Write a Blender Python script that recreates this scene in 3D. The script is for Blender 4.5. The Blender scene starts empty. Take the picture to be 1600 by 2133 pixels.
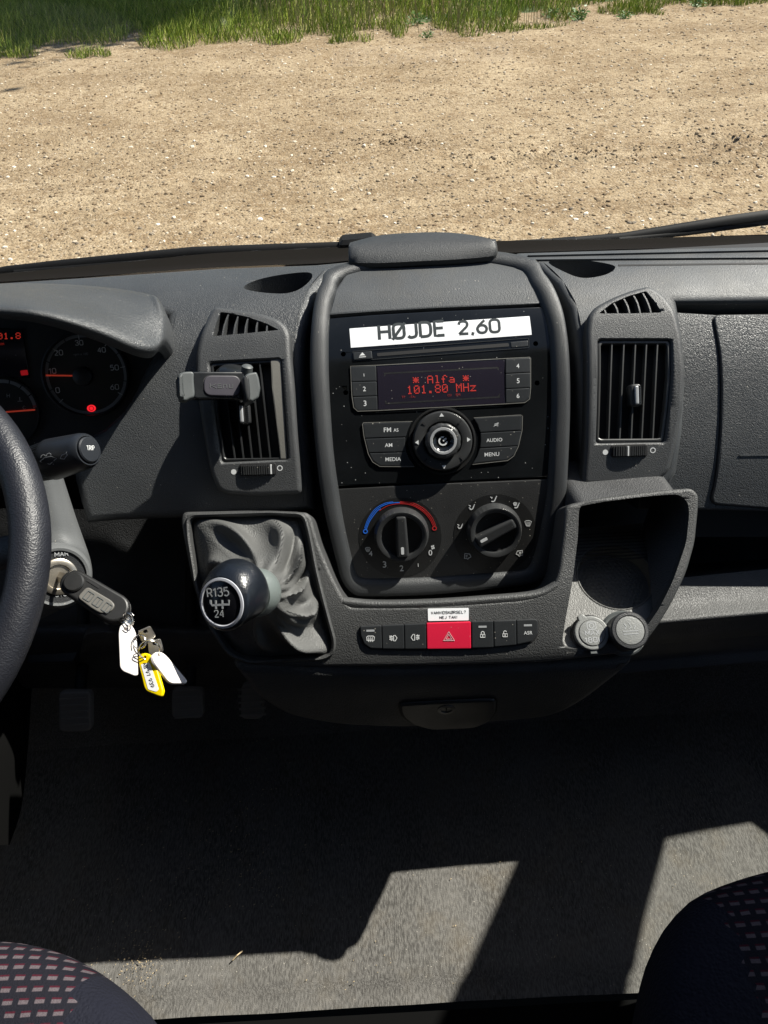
import bpy, bmesh, math, random
from mathutils import Vector, Matrix
from mathutils.geometry import tessellate_polygon
R = math.radians
scene = bpy.context.scene
COL = scene.collection
# ------------------------------------------------------------------ camera
CAM = Vector((0, 0, 1.30)); ZF = .18; PITCH = 43.0; ROLL = -3.2; FPX = 1611.0
cd = bpy.data.cameras.new('camera'); cam = bpy.data.objects.new('camera', cd); COL.objects.link(cam)
CM = Matrix.Rotation(R(90-PITCH), 3, 'X') @ Matrix.Rotation(R(ROLL), 3, 'Z')
cam.location = CAM; cam.rotation_euler = CM.to_euler()
cd.sensor_fit = 'VERTICAL'; cd.sensor_height = 36; cd.lens = 36*FPX/2133.0
cd.clip_start = 0.02; cd.clip_end = 500
scene.camera = cam
scene.render.resolution_x = 768; scene.render.resolution_y = 1024
# ------------------------------------------------------------------ light
SUN_EL, SUN_AZ = 50.0, 68.0        # azimuth measured from straight ahead (+Y) towards the right (+X)
SUN = Vector((math.cos(R(SUN_EL))*math.sin(R(SUN_AZ)), math.cos(R(SUN_EL))*math.cos(R(SUN_AZ)), math.sin(R(SUN_EL))))
w = bpy.data.worlds.new('World'); scene.world = w; w.use_nodes = True
nt = w.node_tree; bg = nt.nodes['Background']
sky = nt.nodes.new('ShaderNodeTexSky'); sky.sky_type = 'NISHITA'; sky.sun_disc = False
sky.sun_elevation = R(SUN_EL); sky.sun_rotation = R(SUN_AZ); sky.air_density = 1.0; sky.dust_density = 1.0
nt.links.new(sky.outputs[0], bg.inputs[0]); bg.inputs[1].default_value = 0.055
sl = bpy.data.lights.new('sun', 'SUN'); sl.energy = 5.0; sl.angle = R(0.55); sl.color = (1.0, 0.95, 0.87)
so = bpy.data.objects.new('sun', sl); COL.objects.link(so); so.rotation_euler = SUN.to_track_quat('Z', 'Y').to_euler()
so.location = (3, 3, 6)
scene.view_settings.view_transform = 'Standard'; scene.view_settings.look = 'None'
scene.view_settings.exposure = 1.08; scene.view_settings.gamma = 1.0
# ------------------------------------------------------------------ rays from the photograph's pixels to real surfaces
def ray(px, py):
    return (CM @ Vector(((px-800)/FPX, -(py-1066.5)/FPX, -1))).normalized()
def PY(px, py, Y):
    d = ray(px, py); return CAM + d*((Y-CAM.y)/d.y)
def PZ(px, py, Z):
    d = ray(px, py); return CAM + d*((Z-CAM.z)/d.z)
def PX(px, py, X):
    d = ray(px, py); return CAM + d*((X-CAM.x)/d.x)
def catmull(P, n, closed=False):
    out = []; N = len(P); rng = N if closed else N-1
    for i in range(rng):
        p0 = P[(i-1) % N] if closed or i > 0 else P[0]
        p1 = P[i]; p2 = P[(i+1) % N]
        p3 = P[(i+2) % N] if closed or i+2 < N else P[-1]
        for k in range(n):
            t = k/n; t2 = t*t; t3 = t2*t
            out.append(tuple(0.5*((2*b)+(-a+c)*t+(2*a-5*b+4*c-d)*t2+(-a+3*b-3*c+d)*t3) for a, b, c, d in zip(p0, p1, p2, p3)))
    if not closed: out.append(tuple(P[-1]))
    return out
class Prof:
    """surface swept along X from a (Y,Z) profile; coordinates u = x, v = arc length, h = height above it"""
    def __init__(s, pts, n=10, smooth=True):
        a = Vector(pts[0]); b = Vector(pts[1]); c = Vector(pts[-1]); d = Vector(pts[-2])
        q = catmull(pts, n) if smooth else list(pts)
        q = [tuple(a+(a-b).normalized()*.25)] + q + [tuple(c+(c-d).normalized()*.35)]
        s.p = [Vector(x) for x in q]; s.l = [0]
        for i in range(1, len(s.p)): s.l.append(s.l[-1]+(s.p[i]-s.p[i-1]).length)
        s.n = []
        for i in range(len(s.p)):
            j0, j1 = max(i-1, 0), min(i+1, len(s.p)-1)
            if i == 1: j0 = 1
            if i == len(s.p)-2: j1 = i
            t = (s.p[j1]-s.p[j0]).normalized(); s.n.append(Vector((-t.y, t.x)))
    def w(s, u, v, h=0):
        v = min(max(v, 0), s.l[-1]-1e-6); lo, hi = 0, len(s.l)-1
        while hi-lo > 1:
            m = (lo+hi)//2
            if s.l[m] <= v: lo = m
            else: hi = m
        t = (v-s.l[lo])/(s.l[hi]-s.l[lo])
        p = s.p[lo].lerp(s.p[hi], t); n = s.n[lo].lerp(s.n[hi], t).normalized()
        return Vector((u, p.x+n.x*h, p.y+n.y*h))
    def hit(s, px, py, h=0, _k=0):
        d = ray(px, py); best = None
        for i in range(len(s.p)-1):
            a = s.p[i]+s.n[i]*h; b = s.p[i+1]+s.n[i+1]*h
            ex, ez = b.x-a.x, b.y-a.y
            den = d.y*ez-d.z*ex
            if abs(den) < 1e-9: continue
            ax, az = a.x-CAM.y, a.y-CAM.z
            t = (ax*ez-az*ex)/den; k = (ax*d.z-az*d.y)/den
            if t > 0 and -1e-6 <= k <= 1+1e-6 and (best is None or t < best[0]):
                best = (t, s.l[i]+(s.l[i+1]-s.l[i])*k)
        if best is None:
            if _k < 60:
                r = s.hit(px, py-3, h, _k+1); q = s.w(r[0], r[1], h); dd = ray(px, py); return ((CAM+dd*((q.y-CAM.y)/dd.y)).x, r[1])
            raise Exception('miss %s %s' % (px, py))
        return ((CAM+d*best[0]).x, best[1])
    def frame(s, u, v):
        e = 1e-4; a = s.w(u, v+e)-s.w(u, v-e)
        return Vector((1, 0, 0)), a.normalized(), Vector((1, 0, 0)).cross(a).normalized()
class Plane:
    def __init__(s, o, n, up=(0, 0, 1)):
        s.o = Vector(o); s.n = Vector(n).normalized(); s.ex = Vector(up).cross(s.n).normalized(); s.ey = s.n.cross(s.ex)
    def w(s, u, v, h=0): return s.o+s.ex*u+s.ey*v+s.n*h
    def hit(s, px, py, h=0):
        d = ray(px, py); o = s.o+s.n*h; t = (o-CAM).dot(s.n)/d.dot(s.n); p = CAM+d*t-o
        return (p.dot(s.ex), p.dot(s.ey))
    def frame(s, u, v): return s.ex, s.ey, s.n
def uvs(S, pts, h=0): return [S.hit(x, y, h) for x, y in pts]
def area(P): return sum(P[i][0]*P[(i+1) % len(P)][1]-P[(i+1) % len(P)][0]*P[i][1] for i in range(len(P)))/2
def ccw(P): return list(P) if area(P) > 0 else list(reversed(P))
def offs(P, d):
    """move a ccw outline outwards by d"""
    n = len(P); out = []
    for i in range(n):
        a = Vector(P[i-1][:2]); b = Vector(P[i][:2]); c = Vector(P[(i+1) % n][:2])
        e1 = (b-a); e2 = (c-b)
        if e1.length < 1e-9 or e2.length < 1e-9: out.append((b.x, b.y)); continue
        e1.normalize(); e2.normalize()
        n1 = Vector((e1.y, -e1.x)); n2 = Vector((e2.y, -e2.x)); m = n1+n2
        if m.length < 1e-6: m = n1
        m.normalize(); k = d/max(m.dot(n1), .45)
        out.append((b.x+m.x*k, b.y+m.y*k))
    return out
def rnd(P, r, n=4):
    """round the corners of an outline"""
    out = []; N = len(P)
    for i in range(N):
        rr = r[i] if isinstance(r, (list, tuple)) else r
        a = Vector(P[i-1]); b = Vector(P[i]); c = Vector(P[(i+1) % N])
        d1 = (a-b); d2 = (c-b); k = min(rr, d1.length*.48, d2.length*.48)
        if k < 1e-7: out.append(tuple(b)); continue
        p1 = b+d1.normalized()*k; p2 = b+d2.normalized()*k
        for j in range(n+1):
            t = j/n; out.append(tuple(p1*(1-t)**2+b*2*t*(1-t)+p2*t*t))
    return out
def resample(P, n, closed=True):
    Q = [Vector(p) for p in P]
    if closed: Q.append(Q[0].copy())
    L = [0]
    for i in range(1, len(Q)): L.append(L[-1]+(Q[i]-Q[i-1]).length)
    out = []; m = n if closed else n-1; j = 0
    for i in range(n):
        t = L[-1]*i/m
        while j < len(L)-2 and L[j+1] < t: j += 1
        k = (t-L[j])/max(L[j+1]-L[j], 1e-12); out.append(tuple(Q[j].lerp(Q[j+1], min(k, 1))))
    return out
def circ(cx, cy, r, n=32, ry=None): return [(cx+r*math.cos(2*math.pi*i/n), cy+(ry or r)*math.sin(2*math.pi*i/n)) for i in range(n)]
def rsec(h0, h1, r, n=3, out=0.0):
    """wall from h0 up to h1 and a rounded edge of radius r (section for an outline)"""
    s = [(out, h0), (0, h1-r)]
    for i in range(1, n+1):
        a = math.pi/2*i/n; s.append((-r*(1-math.cos(a)), h1-r+r*math.sin(a)))
    return s
# ------------------------------------------------------------------ mesh builder
class MB:
    def __init__(s): s.v = []; s.f = []; s.m = []; s.mats = []; s.flat = []
    def mi(s, m):
        if m not in s.mats: s.mats.append(m)
        return s.mats.index(m)
    def add(s, V, F, m, flat=False):
        b = len(s.v); s.v += [tuple(x) for x in V]; k = s.mi(m)
        for f in F:
            if len(set(f)) > 2: s.f.append(tuple(b+i for i in f)); s.m.append(k); s.flat.append(flat)
    def loops(s, L, m, closed=True, caps=(False, False)):
        n = len(L[0]); V = [p for l in L for p in l]; F = []
        for i in range(len(L)-1):
            for j in range(n if closed else n-1):
                a = i*n+j; b = i*n+(j+1) % n; F.append((a, b, b+n, a+n))
        if caps[0]: F.append(tuple(reversed(range(n))))
        if caps[1]: F.append(tuple((len(L)-1)*n+j for j in range(n)))
        s.add(V, F, m)
    def cap(s, S, polys, h, m, step=None, flip=False):
        bm = bmesh.new(); allp = [p for P in polys for p in P]
        tri = tessellate_polygon([[Vector((p[0], p[1], 0)) for p in P] for P in polys])
        vs = [bm.verts.new((p[0], p[1], 0)) for p in allp]
        for t in tri:
            a, b, c = [vs[i] for i in t]
            ar = (b.co-a.co).cross(c.co-a.co).z
            if abs(ar) < 1e-12: continue
            try: bm.faces.new((a, b, c) if ar > 0 else (a, c, b))
            except ValueError: pass
        if step:
            lo = min(p[1] for p in allp); hi = max(p[1] for p in allp); k = lo+step
            while k < hi:
                bmesh.ops.bisect_plane(bm, geom=bm.verts[:]+bm.edges[:]+bm.faces[:], plane_co=(0, k, 0), plane_no=(0, 1, 0)); k += step
            lo = min(p[0] for p in allp); hi = max(p[0] for p in allp); k = lo+step*1.7
            while k < hi:
                bmesh.ops.bisect_plane(bm, geom=bm.verts[:]+bm.edges[:]+bm.faces[:], plane_co=(k, 0, 0), plane_no=(1, 0, 0)); k += step*1.7
        bm.verts.index_update()
        V = [S.w(v.co.x, v.co.y, h) for v in bm.verts]
        s.add(V, [tuple(v.index for v in (reversed(f.verts) if flip else f.verts)) for f in bm.faces], m); bm.free()
    def plate(s, S, P, sec, m, step=None, holes=(), capm=None, cap=True, hole_depth=None):
        """outline P (u,v) on surface S swept through section [(outward offset, height)...] and closed on top"""
        P = ccw(P); L = []; sec = list(sec)
        if len(sec) > 2 and sec[-1][0] < 0: sec.append((sec[-1][0]-.0006, sec[-1][1]))
        for o, h in sec:
            q = offs(P, o) if o else P; L.append([S.w(x, y, h) for x, y in q])
        s.loops(L, m)
        if cap:
            top = offs(P, sec[-1][0]) if sec[-1][0] else P; hh = [ccw(x) for x in holes]
            s.cap(S, [top]+[list(reversed(x)) for x in hh], sec[-1][1], capm or m, step)
            for x in hh:
                if hole_depth is not None:
                    s.loops([[S.w(a, b, sec[-1][1]) for a, b in reversed(x)], [S.w(a, b, hole_depth) for a, b in reversed(x)]], m)
    def band(s, S, A, B, sec, m, closed=True):
        """between outlines A and B (same count): section of (t from A to B, height)"""
        L = []
        for t, h in sec: L.append([S.w(a[0]+(b[0]-a[0])*t, a[1]+(b[1]-a[1])*t, h) for a, b in zip(A, B)])
        s.loops(L, m, closed)
    def strip(s, S, pts, wd, h, m, th=.0003, closed=False):
        """a printed line: polyline on the surface with width"""
        n = len(pts); P = [Vector(p) for p in pts]; a = []; b = []
        for i in range(n):
            if closed: t = P[(i+1) % n]-P[i-1]
            else: t = P[min(i+1, n-1)]-P[max(i-1, 0)]
            if t.length < 1e-9: t = Vector((1, 0))
            t.normalize(); q = Vector((-t.y, t.x))*wd/2; a.append(P[i]+q); b.append(P[i]-q)
        A0 = [S.w(p.x, p.y, h+th) for p in a]; B0 = [S.w(p.x, p.y, h+th) for p in b]
        A1 = [S.w(p.x, p.y, h-th) for p in a]; B1 = [S.w(p.x, p.y, h-th) for p in b]
        s.loops([A1, A0, B0, B1], m, closed)
    def tube(s, pts, r, m, n=12, caps=True, squash=None):
        P = [Vector(p) for p in pts]; N = len(P); rr = r if isinstance(r, (list, tuple)) else [r]*N
        t = (P[1]-P[0]).normalized(); u = t.orthogonal().normalized(); L = []
        for i in range(N):
            t2 = (P[min(i+1, N-1)]-P[max(i-1, 0)]).normalized(); q = t.rotation_difference(t2); u = (q @ u).normalized(); t = t2
            v = t.cross(u); L.append([P[i]+(u*math.cos(2*math.pi*k/n)+v*math.sin(2*math.pi*k/n)*(squash or 1))*rr[i] for k in range(n)])
        s.loops(L, m, True, (caps, caps))
    def lathe(s, o, ax, prof, m, n=40, caps=(False, True), up=None, mod=None):
        o = Vector(o); ax = Vector(ax).normalized(); u = (Vector(up).cross(ax) if up else ax.orthogonal()).normalized(); v = ax.cross(u)
        L = []
        for j, (r, z) in enumerate(prof):
            L.append([o+ax*z+(u*math.cos(2*math.pi*k/n)+v*math.sin(2*math.pi*k/n))*(r*(mod(k, j) if mod else 1)) for k in range(n)])
        s.loops(L, m, True, caps)
    def box(s, c, ex, ey, ez, a, b, d, m, bev=0):
        """centre c, axes, half sizes a b d; small bevels"""
        c, ex, ey, ez = map(Vector, (c, ex, ey, ez)); k = min(bev, a*.9, b*.9, d*.9)
        def ringp(x, y, z, kk):
            P = [(-x, -y), (x, -y), (x, y), (-x, y)]
            P = rnd(P, kk, 2) if kk > 0 else P
            return [c+ex*p[0]+ey*p[1]+ez*z for p in P]
        if k > 0: L = [ringp(a-k, b-k, -d, k*.4), ringp(a, b, -d+k, k), ringp(a, b, d-k, k), ringp(a-k, b-k, d, k*.4)]
        else: L = [ringp(a, b, -d, 0), ringp(a, b, d, 0)]
        s.loops(L, m, True, (True, True))
    def patch(s, G, m, nu=5, nv=5, closed_u=False):
        """smooth surface through a grid of 3D points"""
        rows = [catmull([tuple(p) for p in r], nu, closed_u) for r in G]
        cols = [catmull([rows[i][j] for i in range(len(rows))], nv) for j in range(len(rows[0]))]
        L = [[cols[j][i] for j in range(len(cols))] for i in range(len(cols[0]))]
        s.loops(L, m, closed_u)
        return L
    def text(s, S, txt, p0, p1, h, m, hscale=None, th=.00012, bold=0.0, uvmode=False, fit=True):
        """lettering whose baseline runs from pixel p0 to pixel p1 on the surface"""
        V, F, wd = glyphs(txt, bold)
        if len(txt) == 1 and txt in '1IJ': 
            V = [(x+(.5-wd)/2, y) for x, y in V]; wd = .5
        a = Vector(p0 if uvmode else S.hit(p0[0], p0[1], h)); b = Vector(p1 if uvmode else S.hit(p1[0], p1[1], h))
        ex = b-a; sc = ex.length/wd; ex.normalize(); ey = Vector((-ex.y, ex.x)); hs = sc*(hscale or 1)
        P = [a+ex*(x*sc)+ey*(y*hs) for x, y in V]
        s.add([S.w(p.x, p.y, h+th) for p in P], F, m, True)
    def wall(s, S, pts, wd, h0, h1, m):
        n = len(pts); P = [Vector(p) for p in pts]; a = []; b = []
        for i in range(n):
            t = (P[min(i+1, n-1)]-P[max(i-1, 0)]).normalized(); q = Vector((-t.y, t.x))*wd/2; a.append(P[i]+q); b.append(P[i]-q)
        L = [[S.w(p.x, p.y, h0) for p in a], [S.w(p.x, p.y, h1) for p in a], [S.w(p.x, p.y, h1) for p in b], [S.w(p.x, p.y, h0) for p in b]]
        s.loops(L, m, False); n0 = len(s.v)-4*n
        k = s.mi(m)
        for e in (0, n-1): s.f.append(tuple(n0+j*n+e for j in range(4))); s.m.append(k); s.flat.append(False)
    def stroke(s, S, txt, p0, p1, h, m, hscale=1.0, wt=.75, uvmode=False, th=.00012):
        """technical lettering drawn with an even stroke; box 4 wide 6 high per letter; baseline pixel p0 to p1"""
        a = Vector(p0 if uvmode else S.hit(p0[0], p0[1], h)); b = Vector(p1 if uvmode else S.hit(p1[0], p1[1], h))
        W = {'.': 1, ',': 1, ' ': 2.4, 'I': .8, '1': 2.2, 'J': 3.0, '?': 3.2, '!': .8, 'M': 4.6}
        tot = sum(W.get(c, 3.8) for c in txt)+1.45*(len(txt)-1)+wt
        ex = b-a; sc = ex.length/tot; ex.normalize(); ey = Vector((-ex.y, ex.x)); x0 = wt/2
        for c in txt:
            for l in SF.get(c, ()):
                sm = l[0] == 's'; q = list(l[1:]) if sm else list(l)
                q = catmull(q, 4) if sm else [q[0]]+[(p0_[0]+(p1_[0]-p0_[0])*k_/3, p0_[1]+(p1_[1]-p0_[1])*k_/3) for p0_, p1_ in zip(q[:-1], q[1:]) for k_ in (1, 2, 3)]
                Q = [a+ex*((x0+x)*sc)+ey*((wt/2+y*(6-wt)/6)*sc*hscale) for x, y in q]
                s.strip(S, [tuple(p) for p in Q], wt*sc, h+th, m, th*.35)
            x0 += W.get(c, 3.8)+1.45
    def build(s, name, parent=None, sharp=38, recalc=True, weld=2e-5, **props):
        me = bpy.data.meshes.new(name)
        me.from_pydata(s.v, [], s.f)
        for m in s.mats: me.materials.append(m)
        me.polygons.foreach_set('material_index', s.m)
        bm = bmesh.new(); bm.from_mesh(me)
        if weld: bmesh.ops.remove_doubles(bm, verts=bm.verts[:], dist=weld)
        if recalc: bmesh.ops.recalc_face_normals(bm, faces=bm.faces[:])
        for f in bm.faces: f.smooth = True
        ca = R(sharp)
        for e in bm.edges:
            if len(e.link_faces) == 2 and e.calc_face_angle(0) > ca: e.smooth = False
        bm.to_mesh(me); bm.free()
        o = bpy.data.objects.new(name, me); COL.objects.link(o)
        org = Vector((0, 0, 0))
        if parent is not None:
            o.parent = parent; org = wloc(parent)
        else:
            c = [sum(v[i] for v in s.v)/len(s.v) for i in range(3)]
            org = Vector((c[0], c[1], min(v[2] for v in s.v))); o.location = org
        me.transform(Matrix.Translation(-org))
        for k, x in props.items(): o[k] = x
        return o
def wloc(o):
    p = Vector(o.location)
    while o.parent: o = o.parent; p += Vector(o.location)
    return p
def thing(name, label, cat, loc, group=None):
    o = bpy.data.objects.new(name, None); COL.objects.link(o); o.location = loc; o.empty_display_size = .05
    o['label'] = label; o['category'] = cat
    if group: o['group'] = group
    return o
O_ = ('s', (0, 3), (0, 4.6), (.55, 5.7), (1.9, 6), (3.25, 5.7), (3.8, 4.6), (3.8, 3), (3.8, 1.4), (3.25, .3), (1.9, 0), (.55, .3), (0, 1.4), (0, 3))
SF = {'X': [((0, 0), (3.8, 6)), ((0, 6), (3.8, 0))], 'H': [((0, 0), (0, 6)), ((3.8, 0), (3.8, 6)), ((0, 3.1), (3.8, 3.1))], 'O': [O_], '0': [O_], 'Ø': [O_, ((-.5, -.4), (4.3, 6.4))], 'J': [('s', (.0, .7), (.6, .1), (1.5, 0), (2.6, .4), (3, 1.5), (3, 3), (3, 6))],
      'D': [((0, 0), (0, 6), (1.6, 6)), ((0, 0), (1.6, 0)), ('s', (1.5, 6), (2.8, 5.8), (3.6, 4.9), (3.8, 3), (3.6, 1.1), (2.8, .2), (1.5, 0))], 'E': [((3.4, 6), (0, 6), (0, 0), (3.4, 0)), ((0, 3.1), (3, 3.1))],
      '2': [('s', (.1, 4.5), (.5, 5.6), (1.8, 6), (3.2, 5.6), (3.6, 4.5), (3.2, 3.3), (1.8, 1.8), (.1, 0)), ((.1, 0), (3.8, 0))], ',': [((.6, .5), (.2, -.9))], '.': [((.3, 0), (.3, .7))],
      '6': [('s', (3.1, 6), (1.5, 4.4), (.3, 2.9), (0, 1.7), (.6, .4), (1.9, 0), (3.2, .4), (3.8, 1.8), (3.2, 3.2), (1.9, 3.6), (.8, 3.3), (.25, 2.6))],
      '9': [('s', (.7, 0), (2.3, 1.6), (3.5, 3.1), (3.8, 4.3), (3.2, 5.6), (1.9, 6), (.6, 5.6), (0, 4.2), (.6, 2.8), (1.9, 2.4), (3, 2.7), (3.55, 3.4))],
      'R': [((0, 0), (0, 6)), ('s', (0, 6), (2.2, 6), (3.4, 5.5), (3.6, 4.4), (3.3, 3.2), (2.2, 2.8), (0, 2.8)), ((2.1, 2.8), (3.8, 0))], '1': [((0, 4.6), (1.6, 6), (1.6, 0))],
      '3': [('s', (.1, 5.1), (.8, 5.9), (2, 6), (3.3, 5.6), (3.5, 4.5), (3, 3.4), (1.6, 3.15)), ('s', (1.6, 3.15), (3.2, 2.8), (3.8, 1.7), (3.2, .4), (1.9, 0), (.6, .3), (0, 1.1))],
      '4': [((2.9, 0), (2.9, 6), (0, 1.7), (3.8, 1.7))], '5': [((3.4, 6), (.5, 6), (.2, 3.2)), ('s', (.2, 3.2), (1.3, 3.8), (2.6, 3.7), (3.6, 2.8), (3.7, 1.4), (2.8, .3), (1.6, 0), (.2, .5))],
      '7': [((0, 6), (3.7, 6), (1.3, 0))], '8': [('s', (1.9, 3.2), (.5, 3.8), (.2, 4.9), (.8, 5.8), (1.9, 6), (3, 5.8), (3.6, 4.9), (3.3, 3.8), (1.9, 3.2)), ('s', (1.9, 3.2), (.4, 2.7), (0, 1.5), (.6, .4), (1.9, 0), (3.2, .4), (3.8, 1.5), (3.4, 2.7), (1.9, 3.2))],
      'A': [((0, 0), (1.9, 6), (3.8, 0)), ((.7, 2), (3.1, 2))], 'B': [((0, 0), (0, 6)), ('s', (0, 6), (2.2, 6), (3.3, 5.5), (3.3, 3.8), (2.2, 3.2), (0, 3.2)), ('s', (2.2, 3.2), (3.6, 2.7), (3.8, 1.5), (3.3, .3), (2.2, 0), (0, 0))],
      'V': [((0, 6), (1.9, 0), (3.8, 6))], 'N': [((0, 0), (0, 6), (3.8, 0), (3.8, 6))], 'I': [((.4, 0), (.4, 6))], 'S': [('s', (3.6, 5), (2.9, 5.8), (1.8, 6), (.5, 5.6), (.2, 4.5), (.8, 3.5), (1.9, 3.1), (3.2, 2.6), (3.7, 1.5), (3.2, .4), (1.9, 0), (.7, .3), (0, 1.1))],
      'K': [((0, 0), (0, 6)), ((3.6, 6), (0, 2.6)), ((1.4, 3.8), (3.8, 0))], 'L': [((0, 6), (0, 0), (3.3, 0))], '?': [('s', (0, 4.8), (.5, 5.7), (1.6, 6), (2.9, 5.5), (3.1, 4.4), (2.4, 3.4), (1.6, 2.7), (1.6, 1.8)), ((1.6, .6), (1.6, 0))], 'T': [((0, 6), (3.8, 6)), ((1.9, 6), (1.9, 0))],
      '!': [((.4, 6), (.4, 1.9)), ((.4, .6), (.4, 0))], 'M': [((0, 0), (0, 6), (2.3, 1.5), (4.6, 6), (4.6, 0))], 'P': [((0, 0), (0, 6)), ('s', (0, 6), (2.2, 6), (3.5, 5.4), (3.5, 3.5), (2.2, 2.8), (0, 2.8))],
      'W': [((0, 6), (1, 0), (1.9, 5), (2.8, 0), (3.8, 6))], 'C': [('s', (3.7, 4.8), (3.1, 5.7), (1.9, 6), (.6, 5.6), (0, 4.4), (0, 1.6), (.6, .4), (1.9, 0), (3.1, .3), (3.7, 1.2))], 'U': [('s', (0, 6), (0, 1.8), (.6, .4), (1.9, 0), (3.2, .4), (3.8, 1.8), (3.8, 6))]}
_g = {}
def glyphs(txt, bold=0.0):
    k = (txt, bold)
    if k in _g: return _g[k]
    c = bpy.data.curves.new('t', 'FONT'); c.body = txt; c.size = 1; c.resolution_u = 3; c.offset = bold
    o = bpy.data.objects.new('t', c); COL.objects.link(o); bpy.context.view_layer.update()
    me = o.evaluated_get(bpy.context.evaluated_depsgraph_get()).to_mesh()
    V = [(v.co.x, v.co.y) for v in me.vertices]; F = [tuple(p.vertices) for p in me.polygons]
    x0 = min(v[0] for v in V); V = [(x-x0, y) for x, y in V]; wd = max(v[0] for v in V)
    COL.objects.unlink(o); bpy.data.objects.remove(o); bpy.data.curves.remove(c)
    _g[k] = (V, F, wd); return _g[k]
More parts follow.
